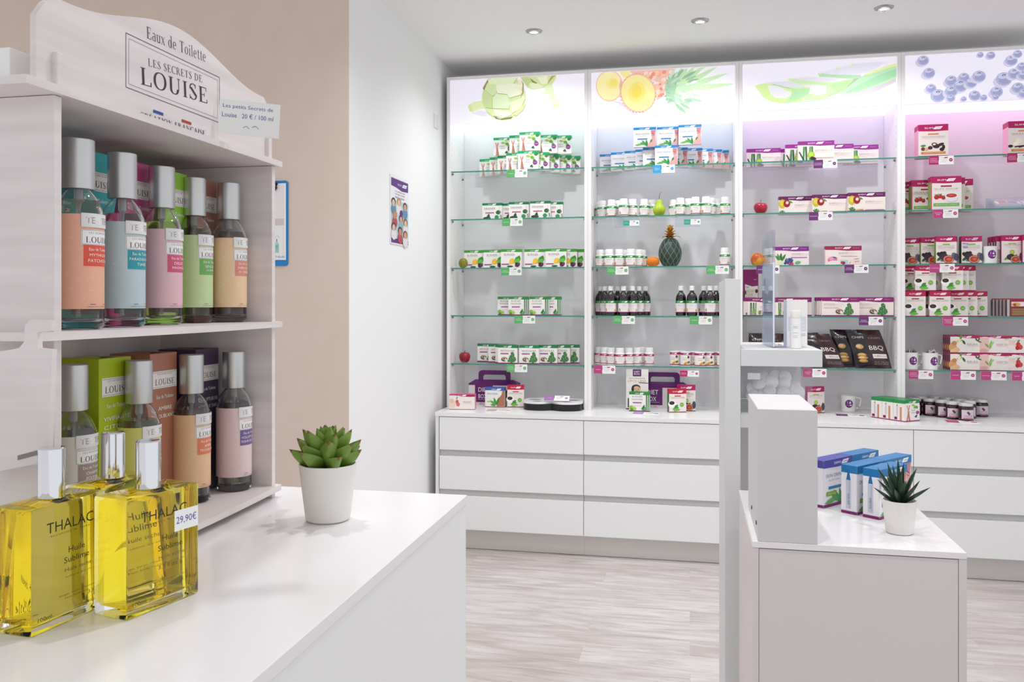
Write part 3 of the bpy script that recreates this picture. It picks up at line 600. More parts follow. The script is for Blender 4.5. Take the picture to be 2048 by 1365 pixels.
# slim range of the fourth bay
M1 = '#b3135f'
def slim(w, h, title, extra, tagc='#c9607a', tz=.62, c=M1, tc='#a98a92'):
    return [('r', '#ece2de', 0, 0, w, h), ('p', c, [(0, h*.80), (w*.5, h*.785), (w, h*.80), (w, h), (0, h)])]+logo('SLIM', w*.20, h*.855, w*.62, h*.075, '#ffffff', c)+[('r', tagc, w*.32, h*.68, w*.68, h*.725), ('t', tc, title, w*.5, h*tz, w*.78, h*.045), line('#c9607a', w*.12, h*(tz-.05), w*.88, h*(tz-.048), .0006)]+extra
kind('choc', .150, .085, .176, '#f3b8cf', M1, '#7d1f3c', slim(.150, .176, 'CHOCOLATE & HAZELNUT', [('e', '#6a3b2c', .024, .044, .011, .010), ('e', '#d9b08a', .042, .042, .011, .010), ('e', '#4a2a22', .060, .050, .012, .010), ('e', '#2f1d1b', .090, .058, .018, .012), ('e', '#3d2523', .112, .066, .018, .008, 20), ('e', '#2b1a18', .118, .040, .012, .010), ('e', '#4a302c', .080, .068, .014, .010), ('e', '#ece2de', .080, .068, .008, .005), ('e', '#2f1d1b', .126, .052, .008, .012), leaf('#3f8f3c', .010, .060, .03, .012, 5), ('r', '#d9802f', .014, .016, .136, .028), ('t', '#f6d9b8', 'SUBSTITUT DE REPAS', .075, .022, .10, .005), ('r', '#7d1f3c', 0, 0, .150, .007)], '#d9894a', tc='#b0728a'), 'tall pink sided chocolate hazelnut meal box')
kind('vanilla', .150, .085, .176, '#f3b8cf', M1, '#7d1f3c', slim(.150, .176, 'VANILLA & HAZELNUT', [('e', '#2b2122', .010, .044, .012, .008), ('e', '#e9e2c4', .040, .062, .024, .020), ('e', '#f6f0dc', .050, .070, .016, .014), ('e', '#fbf7ea', .036, .056, .014, .010), line('#2b2122', .03, .040, .09, .046, .007), line('#1d1718', .05, .036, .13, .056, .005), ('e', '#e9e2c4', .10, .056, .014, .012), ('r', '#d9802f', .014, .016, .136, .028), ('t', '#f6d9b8', 'SUBSTITUT DE REPAS', .075, .022, .10, .005), ('r', '#7d1f3c', 0, 0, .150, .007)], '#d9894a', tc='#b0728a'), 'tall pink and cream vanilla meal box')
def tomato(x, z, r): return [('e', '#b5242c', x, z, r, r*.95), ('e', '#d8504a', x-r*.3, z+r*.3, r*.3, r*.25), line('#3f7a34', x, z+r*.8, x+r*.2, z+r*1.3, .002), leaf('#3f7a34', x, z+r*.85, r, r*.3, 150), leaf('#3f7a34', x, z+r*.85, r, r*.3, 30)]
kind('soup', .152, .06, .178, '#8ab04a', M1, '#a01550', slim(.152, .178, 'SLIM SOUP', tomato(.028, .066, .013)+tomato(.046, .070, .011)+tomato(.062, .062, .010)+[('e', '#e6dfea', .102, .062, .031, .022), ('e', '#f3eef4', .102, .074, .032, .014), ('e', '#b83a26', .102, .074, .027, .011), ('e', '#d05a34', .100, .076, .015, .005), ('r', '#6fae4a', .012, .018, .140, .034), ('t', '#d6efc0', 'VELOUTE DE TOMATE', .076, .026, .11, .006), ('r', '#c91a68', 0, 0, .004, .178)], '#a0264e', tc='#98a088'), 'tall soup box with tomatoes and bowl')
def fig(x, z, r): return [('e', '#3a2a3c', x-r*.9, z+r*.5, r*.9, r*.7), ('e', '#5b3550', x, z, r*1.06, r*.86), ('e', '#e0a37a', x, z, r*.96, r*.76), ('e', '#b5402e', x, z, r*.78, r*.6), ('e', '#d9603f', x+r*.1, z, r*.4, r*.3)]
kind('figs', .102, .032, .148, '#6f9a35', M1, '#4a1f50', slim(.102, .148, 'DARK CHOCOLATE', [('t', '#9a9a9a', 'SNACK FIGUES', .051, .084, .08, .005), ('r', '#d8a9b2', .03, .074, .08, .0755)]+berries('', .028, .052, .009, 10, .016, ('#2c2022','#3d2c2b','#1f1718'))+[leaf('#2f5f2c', .004, .016, .03, .014, 40), leaf('#4c7a34', .02, .016, .03, .012, 10)]+fig(.062, .024, .026)+[('e', '#6a6478', .088, .042, .012, .018), ('e', '#4f4a5e', .098, .036, .010, .020), ('r', '#4a1f50', 0, 0, .102, .004)], '#7cb83f', .64, tc='#8a929a'), 'green sided snack box with cut fig')
kind('transit', .104, .024, .150, '#8f1655', M1, '#4a1f50', slim(.104, .150, 'TRANSIT SNACKS', [('r', '#d8a9b2', .03, .084, .08, .0855), ('e', '#a9c23a', .052, .060, .013, .013), ('t', '#e9f2c0', 'NEW', .052, .060, .014, .005), leaf('#7c9a34', .012, .018, .036, .014, 35), leaf('#a9b84a', .036, .026, .025, .012, 80), leaf('#5c7a30', .06, .03, .025, .01, 50)]+fig(.068, .022, .024)+[('e', '#4a4450', .096, .036, .010, .022), ('r', '#4a1f50', 0, 0, .104, .004)], '#b5c24a', .66, tc='#8a929a'), 'magenta sided transit snack box')
def coffee(w, h): return [('t', '#a9b8a0', 'GREEN COFFEE', w*.5, h*.635, w*.82, h*.06), ('e', '#f6f3f0', w*.18, h*.36, w*.24, h*.16), ('e', '#2b211f', w*.16, h*.41, w*.16, h*.08), ('e', '#4a3a30', w*.14, h*.415, w*.09, h*.035), leaf('#4c9a3a', w*.20, h*.12, w*.40, h*.14, 20), leaf('#6fb84a', w*.24, h*.12, w*.42, h*.12, 0), leaf('#3f8a34', w*.30, h*.2, w*.28, h*.12, 35), ('e', '#9fb06a', w*.35, h*.07, w*.09, h*.03), ('e', '#6fb53c', w*.74, h*.33, w*.12, w*.12), ('t', '#dff0c8', 'CAPS', w*.74, h*.33, w*.14, h*.04), ('r', '#8d1a52', 0, 0, w, h*.035)]
kind('coffee', .104, .03, .138, '#dccfc8', '#bb1450', '#8d1a52', slim(.104, .138, ' ', coffee(.104, .138), '#a8323e', .66, '#bb1450'), 'green coffee box with crimson lid')
def tea(w, h, title, extra): return [('r', '#f1e9e4', 0, 0, w, h), ('p', M1, [(0, h*.93), (w*.2, h*.94), (w*.5, h*.86), (w*.8, h*.84), (w, h*.86), (w, h), (0, h)])]+logo('SLIM', w*.33, h*.885, w*.35, h*.085, '#ffffff', M1)+extra+[('t', '#b58a98', title, w*.70, h*.50, w*.34, h*.10), line('#b5486a', w*.54, h*.40, w*.88, h*.41, .0007), ('r', '#7d1f50', 0, 0, w, h*.03)]
TW, TH = .158, .093
kind('relax', TW, .034, TH, '#7d1f50', M1, '#7d1f50', tea(TW, TH, 'RELAX', [('e', '#d9a36a', .012, .03, .020, .026), ('e', '#e8bd8a', .03, .016, .018, .014), ('e', '#c98a50', .020, .052, .013, .012), ('e', '#e6c49a', .012, .012, .012, .010), leaf('#3f7a3f', .032, .06, .03, .012, 20), leaf('#2d6034', .06, .07, .03, .012, -60), leaf('#5c8f4a', .05, .07, .03, .012, 80), ('e', '#efe6b0', .044, .068, .010, .010), ('e', '#f6f0d4', .052, .05, .008, .007), leaf('#3f6a3c', .135, .062, .024, .008, 60), leaf('#2d5a34', .135, .062, .024, .008, 120), leaf('#4c7a44', .135, .064, .022, .008, -20)]), 'flat relax tea box with almonds')
kind('digest', TW, .034, TH, '#7d1f50', M1, '#7d1f50', tea(TW, TH, 'DIGEST TEA', [('p', '#ecc4bd', [(0, 0), (.045, 0), (.050, .03), (.044, .06), (.046, .084), (0, .086)]), ('e', '#e0aaa2', .02, .012, .02, .012), leaf('#8fbf5a', .05, .02, .05, .014, 80), leaf('#6fa84a', .045, .03, .03, .01, 130), leaf('#a9cf7a', .052, .04, .03, .01, 50), leaf('#c2dca0', .12, .07, .03, .008, 20)]), 'flat digestion tea box with green sprig')
kind('transittea', TW, .034, TH, '#7d1f50', M1, '#7d1f50', tea(TW, TH, 'TRANSIT TEA', [('p', '#efd3c8', [(0, .01), (.03, .02), (.038, .05), (.02, .07), (0, .07)]), ('e', '#f3e3dc', .012, .03, .02, .016), ('e', '#c9303a', .046, .048, .011, .013), ('e', '#d8404a', .055, .034, .013, .014), ('e', '#b5242f', .042, .030, .010, .012), leaf('#4c8a3a', .04, .06, .02, .008, 40), line('#8a6a50', .02, .06, .045, .075, .001)]), 'flat transit tea box with strawberries')
kind('pinktea', .150, .062, .088, '#e38aa8', '#dd5f8c', '#d9879f', tea(.150, .088, 'TRANSIT', [('e', '#efd3c4', .02, .03, .022, .022), ('e', '#e9c0b0', .014, .05, .014, .012), ('e', '#d8505a', .046, .046, .009, .011), ('e', '#e06a70', .052, .030, .011, .012), leaf('#7cb05a', .04, .058, .02, .008, 60)]), 'pale pink transit tea box')
kind('dietcoffee', .100, .036, .132, '#2f7a35', '#c2183f', '#8d1a52', slim(.100, .132, ' ', coffee(.100, .132), '#c2303e', .66, '#c2183f'), 'upright green coffee box with red lid strip')
kind('skinlow', .118, .040, .118, '#e6e2e2', '#3a62ae', '#7d1f5c', [('r', '#eef0ea', 0, 0, .118, .118), wave('#3a62ae', .118, .118, .020)]+logo('DERMO', .04, .101, .06, .010, '#ffffff', '#3a62ae')+[('t', '#6f8fb4', 'SKIN DRINK', .046, .080, .066, .010), ('r', '#a9c84a', .012, .030, .055, .037), ('p', '#b5705c', [(.07, .006), (.082, .05), (.1, .075), (.106, .10), (.118, .10), (.118, .006)]), leaf('#3f9a3a', .070, .012, .05, .014, 110), leaf('#58ac48', .066, .012, .045, .014, 140), leaf('#2f8a34', .070, .014, .05, .014, 70), leaf('#4c9f3f', .066, .010, .035, .012, 170), ('r', '#7d1f5c', 0, 0, .118, .004)], 'white skin drink box with royal blue lid strip and aloe')
kind('smalllegs', .078, .070, .112, '#ece6e0', '#1f8a48', '#8d2266', [('r', '#f3efec', 0, 0, .078, .112), wave('#1f8a48', .078, .112, .018)]+logo('DIET', .022, .097, .038, .009, '#ffffff', '#1f8a48')+[line('#cf8f74', .012, .004, .022, .055, .008), line('#b8785e', .026, .004, .018, .055, .007), line('#d9a18f', .020, .05, .012, .085, .005), line('#cf9484', .017, .05, .026, .085, .005), leaf('#9cc94a', .034, .088, .024, .010, -20), leaf('#4c9a3e', .056, .08, .018, .014, -50), leaf('#6fae3a', .045, .07, .02, .012, 20), ('t', '#9a9a9a', 'LIGHT', .044, .058, .022, .007), ('t', '#9a9a9a', 'LEGS', .044, .046, .020, .007), ('e', '#9a3f8e', .067, .045, .009, .009), ('e', '#44584a', .058, .024, .006, .005), ('e', '#2e4a46', .062, .030, .004, .004), ('r', '#8d2266', 0, 0, .078, .005)],
     'small cream light legs box with green lid', side_ops=[('r', '#d9d3d6', .017, .025, .030, .080), ('p', '#6f7a80', [(.019, .080), (.028, .080), (.0235, .092)]), ('r', '#7a1f55', .006, .008, .024, .022), line('#8a8a8a', .0235, .03, .0235, .075, .001), ('r', '#c98a70', .040, .005, .052, .075)])
kind('dermo', .074, .052, .112, '#f0eef2', '#1878b4', '#7d1f6a', [('r', '#f2f0f4', 0, 0, .074, .112), ('p', '#1878b4', [(0, .093), (.04, .092), (.074, .095), (.074, .112), (0, .112)])]+logo('DERMO', .022, .097, .048, .008, '#ffffff', '#1878b4')+[('t', '#5b7f9c', 'SKIN DRINK', .035, .072, .050, .009), ('t', '#7f9cb4', 'ALOE VERA', .036, .060, .040, .006), line('#2a5f9a', .016, .053, .056, .055, .001), ('r', '#7aa83a', .010, .022, .046, .033), ('t', '#d6e8b0', 'ANTI AGE', .028, .0275, .03, .004), leaf('#3f9a3a', .072, .004, .05, .012, 120), leaf('#2f8a34', .072, .004, .04, .012, 150), ('r', '#7d1f6a', 0, 0, .074, .0065)],
     'white skin drink carton with blue lid', side_ops=[('p', '#1f6fa4', [(.017, .078), (.032, .078), (.027, .098), (.022, .098)]), ('r', '#c9ced8', .016, .012, .033, .078), ('t', '#33507f', 'SKIN DRINK', .0245, .034, .034, .005, 90), ('r', '#8fa0bc', .027, .014, .0285, .076), ('r', '#7d1f6a', 0, 0, .052, .0065)])
kind('dermoviolet', .074, .052, .112, '#f0eef2', '#4a4aa6', '#7d1f6a', K['dermo']['ops'], 'white skin drink carton with violet lid', side_ops=K['dermo']['side_ops'])

K['smalllegs']['ops'] = scaled(K['smalllegs']['ops'], .112/.078); K['smalllegs']['w'] = .112
for k_, c_ in (('dermo', '#1878b4'), ('dermoviolet', '#4a4aa6')):
    K[k_].update(w=.124, d=.0385, ops=[('r', '#f2f0f4', 0, 0, .124, .112)]+[o for o in scaled(K['skin']['ops'], .124/.128) if o[1] not in ('#eeeaea',) and not (o[0] == 'p' and o[1] == '#1f86c4')][0:]+[('p', c_, [(0, .094), (.06, .0925), (.124, .094), (.124, .112), (0, .112)])]+logo('DERMO', .045, .098, .066, .009, '#ffffff', c_)+[('r', '#7aa83a', .012, .026, .056, .036), ('t', '#d6e8b0', 'ANTI AGE', .034, .031, .034, .004), ('r', '#7d1f6a', 0, 0, .124, .0065)], side_ops=scaled(K['dermo']['side_ops'] if k_ == 'dermo' else K['dermoviolet']['side_ops'], .0385/.052))
K['figsnote'] = dict(K['figs']); K['figsnote']['side'] = '#26331c'; K['figsnote']['look'] = 'dark sided fig box with blue handwriting'
K['figsnote']['ops'] = K['figs']['ops']+[('t', '#2a3fa8', 'A ne manger', .050, .132, .076, .010), ('t', '#2a3fa8', 'Midi', .020, .108, .026, .010), ('t', '#2a3fa8', 'Soir', .020, .090, .026, .010)]
def proto(k):
    q = K[k]; w, d, h = q['w'], q['d'], q['h']; t = thing(q['objname'], q['look'], q['cat'])
    mb = MB(); sm = mat('carton_'+k, q['side'], .42); zt = h*.84 if q['strip'] else h; zb = h*.045 if q['base'] else 0
    mb.box((-w/2, -d/2, zb), (w/2, d/2, zt), sm)
    if q['strip']: mb.box((-w/2, -d/2, zt), (w/2, d/2, h), mat('lid_strip_'+q['strip'], q['strip'], .35))
    if q['base']: mb.box((-w/2, -d/2, 0), (w/2, d/2, zb), mat('foot_strip_'+q['base'], q['base'], .4))
    mb.build('carton', t)
    mb = MB(); art(mb, q['ops'], flat((-w/2, -d/2, 0))); mb.build('front_print', t)
    if q['side_ops']:
        mb = MB(); art(mb, q['side_ops'], flat((-w/2, d/2, 0), (0, -1, 0), (0, 0, 1), (-1, 0, 0))); mb.build('side_print', t)
    q['root'] = t; q['used'] = False; return t
def put(k, loc, rz, label, group, objname=None):
    q = K[k]
    if q['root'] is None: proto(k)
    t = q['root'] if not q['used'] else copy_tree(q['root']); q['used'] = True
    if objname: t.name = objname
    t.location = loc; t.rotation_euler = (0, 0, rz); t['label'] = label; t['group'] = group; return t
EPS = .0006
class Shelf:
    """stands goods on a surface: each is seen along its sight line; goods that would touch are pushed back"""
    def __init__(s, z, x0, x1, y0=YF+.03, y1=YBACK-.015): s.z = z; s.x0 = x0; s.x1 = x1; s.y0 = y0; s.y1 = y1; s.done = []
    def settle(s, u, side, yguess, w, d):
        y = max(yguess, s.y0)
        for _ in range(40):
            x = onY(u, 600, y).x; xc = x+w/2 if side == 'L' else x-w/2 if side == 'R' else x
            xc = min(max(xc, s.x0+w/2+.006), s.x1-w/2-.006)
            hit = [q for q in s.done if abs(q[0]-xc) < (q[2]+w)/2+EPS and y < q[1]+q[3]+EPS and q[1] < y+d+EPS]
            if not hit: break
            y = max(q[1]+q[3] for q in hit)+EPS*2
        y = min(y, s.y1-d-.001); s.done.append((xc, y, w, d)); return xc, y
def words_order(n, i):
    if n == 1: return ''
    if i == n-1 and n > 2: return 'last'
    return ORD[i] if i < len(ORD) else 'further'
def row(k, shelf, C, items, where, z=None, group=None, extra=''):
    """items: (side, x, ytop[, kind]); x the visible edge in crop pixels"""
    z = shelf.z if z is None else z; q = K[k]; res = []
    pre = []
    for it in items:
        kk = it[3] if len(it) > 3 else k; qq = K[kk]
        u, v = C(it[1], it[2]); zt = z+qq['h']
        y = onZ(u, v, zt).y if len(it) < 5 else None
        pre.append([it, kk, u, v, y])
    ys = [p[4] for p in pre if p[4]]
    lo = min(ys) if ys else 0
    for p in pre:
        if p[4] is None: p[4] = shelf.y0+p[0][4]
        else: p[4] = shelf.y0+(p[4]-lo)*.9
    for p in sorted(pre, key=lambda p: p[4]):
        xc, y = shelf.settle(p[2], p[0][0], p[4], K[p[1]]['w'], K[p[1]]['d']); res.append((xc, y, p[1]))
    res.sort(); n = len(res)
    for i, (xc, y, kk) in enumerate(res):
        o = words_order(n, i); lb = '%s, %s' % (K[kk]['look'], (o+' along ' if o else 'on ')+where)
        if len(lb.split()) > 16: lb = ' '.join(lb.split()[:16])
        put(kk, (xc, y+K[kk]['d']/2, z), 0, lb, group or where)
    return res
# ================================================================== goods on the shelves
def sh(i, k, **a): return Shelf(SZ[k], BX[i]+TP, BX[i+1]-TP, **a)
def up(s, z): t = Shelf(s.z+z, s.x0, s.x1); return t
# ---- artichoke bay
s = sh(0, 0)
row('legs', s, A1, [('L',490,1205),('L',615,1180),('L',713,1160),('L',820,1120),('L',968,1090),('R',1350,1105),('R',1480,1135),('R',1628,1148),('R',1740,1160)], 'the lower row, top artichoke bay shelf', group='light legs boxes on the top shelf')
s2 = up(s, K['legs']['h']+.0005)
row('legs', s2, A1, [('L',663,953),('L',860,922),('L',985,878),('R',1452,910),('R',1630,918)], 'the upper row, top artichoke bay shelf', group='light legs boxes on the top shelf')
s = sh(0, 1)
row('drainer', s, A2, [('L',525,530),('L',767,526),('L',855,515),('L',1118,503),('R',1523,510)], 'the second shelf of the artichoke bay', group='drainer boxes')
s = sh(0, 2)
row('burner', s, A2, [('L',300,1105,'burner',.05),('L',430,1097,'burner',.085),('L',540,1090,'burner',.02),('L',755,1080,'burner',.0),('L',1045,1087,'burner',.025),('R',1565,1080,'burner',.0),('R',1698,1085,'burner',.04),('R',1785,1088,'burner',.08)], 'the third shelf of the artichoke bay', group='burner boxes')
s = sh(0, 3)
row('burnerdrainer', s, A3, [('L',525,222,'burnerdrainer',.05),('L',622,222,'burnerdrainer',.0),('L',812,220,'burnerdrainer',.01),('R',1100,222,'burnerdrainer',.055)], 'the fourth shelf of the artichoke bay', group='burner drainer boxes')
s = sh(0, 4)
row('artichoke', s, A3, [('L',340,645,'artichoke',.14),('L',440,648,'artichoke',.10),('L',505,655,'artichoke',.05),('L',527,655,'artichoke',.0),('L',720,657,'artichoke',.0),('R',1065,655,'artichoke',.04),('R',1183,655,'artichoke',.08),('R',1268,652,'artichoke',.12)], 'the fifth shelf of the artichoke bay', group='artichoke boxes')
# ---- pineapple bay
s = sh(1, 0)
row('skin', s, B1, [('L',183,1148),('L',322,1120),('L',492,1100),('L',625,1080),('L',717,1055),('L',868,1025),('R',1275,1038),('R',1458,1048),('R',1588,1060),('R',1700,1075),('R',1787,1092)], 'the lower row, top pineapple bay shelf', group='skin drink boxes on the top shelf')
s2 = up(s, K['skin']['h']+.0005)
row('skin', s2, B1, [('R',880,872),('L',893,868),('L',1160,850)], 'the upper row, top pineapple bay shelf', group='skin drink boxes on the top shelf')
# ---- aloe bay
s = sh(2, 0)
row('detox', s, C1, [('L',122,1118),('L',457,1108),('L',530,1068),('L',663,1030),('R',1245,1050),('R',1507,1068)], 'the top shelf of the aloe bay', group='detox boxes')
s = sh(2, 1)
row('energy', s, C2, [('L',460,232,'energy',.03),('L',814,218,'energy',.02),('R',1578,185,'energy',.0)], 'the second shelf of the aloe bay', group='energy boxes')
s3b = sh(2, 2)
row('drainerhome', s3b, C2, [('L',402,765,'drainerhome',.02)], 'the third shelf of the aloe bay', group='boxes on the third aloe shelf')
row('burnerhome', s3b, C2, [('L',947,773,'burnerhome',.02)], 'the third shelf of the aloe bay', group='boxes on the third aloe shelf')
s4b = sh(2, 3)
row('asparagus', s4b, C3, [('L',75,122,'asparagus',.03),('L',300,125,'asparagus',.07)], 'the fourth shelf of the aloe bay', group='asparagus boxes')
row('artichokehome', s4b, C3, [('R',697,122,'artichokehome',.0),('L',728,125,'artichokehome',.145),('L',748,122,'artichokehome',.097),('L',768,122,'artichokehome',.049),('L',790,120,'artichokehome',.0),('L',1104,120,'artichokehome',.0)], 'the fourth shelf of the aloe bay', group='wide artichoke boxes')
# ---- blueberry bay
s = sh(3, 0)
row('choc', s, D1, [('L',245,865,'choc',.02)], 'the top blueberry bay shelf'); row('vanilla', s, D1, [('L',1190,828,'vanilla',.02)], 'the top blueberry bay shelf')
s = sh(3, 1)
row('soup', s, D2, [('R',240,118,'soup',.15),('L',172,92,'soup',.08),('L',377,55,'soup',.0),('R',735,80,'soup',.065),('R',820,100,'soup',.13)], 'the second blueberry bay shelf', group='soup boxes')
s43 = sh(3, 2)
row('figs', s43, D2, [('R',240,690,'figs',.07),('L',272,683,'figs',.045),('L',430,668,'figs',.0),('R',655,680,'figs',.04),('L',697,677,'figsnote',.02),('R',905,690,'figs',.06)], 'the third blueberry bay shelf', group='fig snack boxes')
row('transit', s43, D2, [('L',985,700,'transit',.15),('L',1010,690,'transit',.12),('L',1040,685,'transit',.09),('L',1065,680,'transit',.06),('L',1117,672,'transit',.015),('L',1340,655,'transit',.0)], 'the third blueberry bay shelf', group='transit snack boxes')
s44 = sh(3, 3)
CO = 'coffee'
row(CO, s44, D3, [('R',250,90,CO,.0),('L',262,90,CO,.08),('L',315,90,CO,.0),('L',475,90,CO,.0),('R',750,92,CO,.035),('R',842,92,CO,.07)], 'the lower row, fourth blueberry bay shelf', group='green coffee boxes')
row(CO, up(s44, K[CO]['h']+.0005), D2, [('R',195,1003,CO,.07),('L',212,1003,CO,.0),('R',480,1003,CO,.05),('L',495,1000,CO,.0),('R',775,1003,CO,.035),('R',847,1008,CO,.07)], 'the upper row, fourth blueberry bay shelf', group='green coffee boxes')
s45 = sh(3, 4)
for lv in (0, 1):
    sx = up(s45, lv*(TH+.0005))
    for kk, uL in (('relax', 503), ('digest', 768), ('transittea', 1033)):
        for j in range(4 if kk == 'relax' else 1):
            p = onY(D3(uL, 600)[0], 0, sx.y0+.03).x+TW/2+(.001 if kk != 'relax' else 0)
            y = sx.y0+.03+j*.0355
            put(kk, (p, y+.017, sx.z), 0, '%s, %s level, %s from the shelf front' % (K[kk]['look'], ('lower', 'upper')[lv], ORD[j]), 'tea boxes stacked two high')
    s45.done.append((onY(D3(503, 0)[0], 0, sx.y0+.03).x+.25, sx.y0+.03, .5, .145))

# ------------------------------------------------------------------ jars and bottles
JW = mat('white_jar_plastic', '#f0eeee', .35); BG = mat('brown_glass_syrup', '#150a0c', .06, spec=.7, coat=.4); RIBS = mat('white_screw_cap_plastic', '#f3f3f3', .4)
def wrap(R, ang0, arc, off=.0003):
    """artwork wrapped round a cylinder: x from -arc/2..arc/2 seen from outside, centre facing ang0 (0 = +X)"""
    def fn(x, z, k):
        a = ang0+x/R; r = R+off+k*STEP; return (r*cos(a), r*sin(a), z)
    return fn
JK = {}
def jar_kind(name, r, h, prof, bodymat, cap, ops, look, cat, objname, label_r=None):
    JK[name] = dict(r=r, h=h, prof=prof, bm=bodymat, cap=cap, ops=ops, look=look, cat=cat, on=objname, root=None, lr=label_r or r, w=2*r, d=2*r)
def jar_label(r, z0, z1, strip, foot, spot=True, dk='#8a8a8a'):
    wd = pi*r*1.25; H = z1-z0
    o = [('r', '#f2ecea', -wd/2, z0, wd/2, z1), ('r', strip, -wd/2, z1-H*.22, wd/2, z1)]
    if foot: o.append(('r', foot, -wd/2, z0, wd/2, z0+H*.07))
    q = r*.9
    o += [('t', '#ffffff', 'DIET' if strip != '#b3135f' else 'SLIM', -q*.25, z1-H*.11, q*.5, H*.09), ('p', '#ffffff', [(q*.05, z1-H*.17), (q*.62, z1-H*.15), (q*.75, z1-H*.04), (q*.16, z1-H*.06)]), ('t', dk, 'CAPSULES', 0, z0+H*.64, q*1.1, H*.06), ('t', '#b5a0a4', 'FORTE', 0, z0+H*.54, q*.7, H*.045),
          line('#c98fa8', -q*.5, z0+H*.46, q*.5, z0+H*.46, .0006), line('#b9b9b9', -q*.5, z0+H*.36, q*.5, z0+H*.36, .0006), line('#9fbf8a', -q*.5, z0+H*.28, q*.5, z0+H*.28, .0006)]
    if spot: o += [('e', '#e08a3f', -q*1.05, z0+H*.24, q*.22, H*.12), ('e', '#e9a862', q*1.1, z0+H*.2, q*.2, H*.10)]
    return o
r = .0285
jar_kind('pill', r, .102, [(r-.002, 0), (r, .003), (r, .062), (r*.98, .066), (r*.80, .074), (r*.80, .0765)], JW, ([(r*.74, .0765), (r*.78, .077), (r*.78, .100), (r*.74, .102), (.0001, .102)]), jar_label(r, .005, .064, '#2f9440', '#7d1f55'), 'white jar with green label strip', 'jar', 'supplement_jar')
jar_kind('slimpill', .0275, .100, [(.0255, 0), (.0275, .003), (.0275, .064), (.026, .070), (.0225, .075), (.0225, .0765)], JW, ([(.020, .0765), (.0225, .077), (.0225, .098), (.020, .100), (.0001, .100)]), jar_label(.0275, .006, .064, '#b3135f', '#8d1a5c'), 'white jar with magenta label strip', 'jar', 'supplement_jar')
rb = .0305
jar_kind('syrup', rb, .172, [(rb-.003, 0), (rb, .004), (rb, .094), (rb*.97, .106), (rb*.84, .119), (rb*.62, .129), (rb*.42, .136), (rb*.38, .141), (rb*.38, .1455)], BG, ([(.0135, .1455), (.0150, .146), (.0150, .170), (.0135, .172), (.0001, .172)]), jar_label(rb, .018, .088, '#1f8a44', '#6d1a5c'), 'dark brown syrup bottle with white cap', 'bottle', 'syrup_bottle')
jar_kind('tin', .030, .083, [(.0295, 0), (.030, .002), (.030, .078), (.0295, .0785)], JW, ([(.0302, .0785), (.0305, .079), (.0305, .082), (.0298, .083), (.0001, .083)]), [('r', '#f2ecea', -.055, .004, .055, .076), ('r', '#a3135f', -.055, .064, .055, .076), ('t', '#ffffff', 'SLIM', -.006, .070, .014, .005), ('p', '#ffffff', [(.003, .0665), (.016, .067), (.019, .074), (.006, .073)]), ('t', '#9fb06a', 'VANILLE', -.004, .046, .030, .006), ('r', '#b5c86a', -.018, .034, .006, .037), ('e', '#e0b02f', .008, .020, .010, .007), ('e', '#3f6a2f', .020, .022, .008, .007), ('e', '#d9902f', -.002, .014, .008, .006), ('e', '#7a2a3f', .017, .052, .006, .008), ('e', '#efe0a0', .026, .016, .007, .006), ('r', '#8d1a5c', -.055, .004, .055, .009)], 'short white tin with fruit print', 'tin', 'snack_tin')
jar_kind('jam', .037, .094, [(.034, 0), (.037, .004), (.037, .066), (.034, .074), (.031, .077), (.031, .079)], mat('dark_cherry_preserve', '#2a0a10', .08, coat=.5), ([(.0335, .078), (.0345, .079), (.0345, .091), (.033, .094), (.0001, .094)]), [('r', '#d9c9d6', -.034, .012, .034, .060), ('e', '#6a2f3f', -.002, .046, .006, .006), ('e', '#6a2f3f', .003, .040, .006, .006), ('t', '#6a4a6a', 'CONFITURE', 0, .029, .042, .006), line('#9a7a94', -.02, .022, .02, .022, .001), ('r', '#c25a6a', -.026, .013, .026, .018)], 'dark cherry jam jar with silver lid', 'jar', 'jam_jar')
JAMCAP = mat('silvery_jam_lid', '#d9d5d6', .3, .3)
def jar_proto(k):
    q = JK[k]; t = thing(q['on'], q['look'], q['cat'])
    MB().lathe(q['prof'], q['bm'], 24).build('jar_body', t, 35)
    MB().lathe(q['cap'], JAMCAP if k == 'jam' else RIBS, 20, cap0=True, cap1=False).build('screw_cap', t, 35)
    mb = MB(); art(mb, q['ops'], wrap(q['lr'], -pi/2, 0), cols=16); mb.build('wrap_label', t)
    q['root'] = t; q['used'] = False
def put_jar(k, loc, rz, label, group):
    q = JK[k]
    if q['root'] is None: jar_proto(k)
    t = q['root'] if not q['used'] else copy_tree(q['root']); q['used'] = True
    t.location = loc; t.rotation_euler = (0, 0, rz); t['label'] = label; t['group'] = group; return t
def jar_row(k, s, C, items, where, group):
    """items: (x centre, y offset from the shelf front)"""
    q = JK[k]; D = 2*q['r']; res = []
    for it in sorted(items, key=lambda a: a[1]):
        u = C(it[0], 0)[0]; y = s.y0+it[1]
        for _ in range(60):
            x = onY(u, 0, y+q['r']).x; x = min(max(x, s.x0+q['r']+.001), s.x1-q['r']-.001)
            if all((x-a)**2+(y+q['r']-b)**2 > (q['r']+c+.0015)**2 for a, b, c in s.jars): break
            y += .003
        y = min(y, s.y1-D); s.jars.append((x, y+q['r'], q['r'])); res.append((x, y+q['r'], it[2] if len(it) > 2 else 0))
    res.sort(); n = len(res)
    for i, (x, y, rz) in enumerate(res):
        put_jar(k, (x, y, s.z), radians(rz or ((i*37) % 30-15)), ' '.join(('%s, %s %s' % (q['look'], words_order(n, i)+' along' if n > 1 else 'in', where)).split()[:16]), group)
Shelf.jars = None
def shj(*a, **k): s = sh(*a, **k); s.jars = []; return s
s = shj(1, 1)
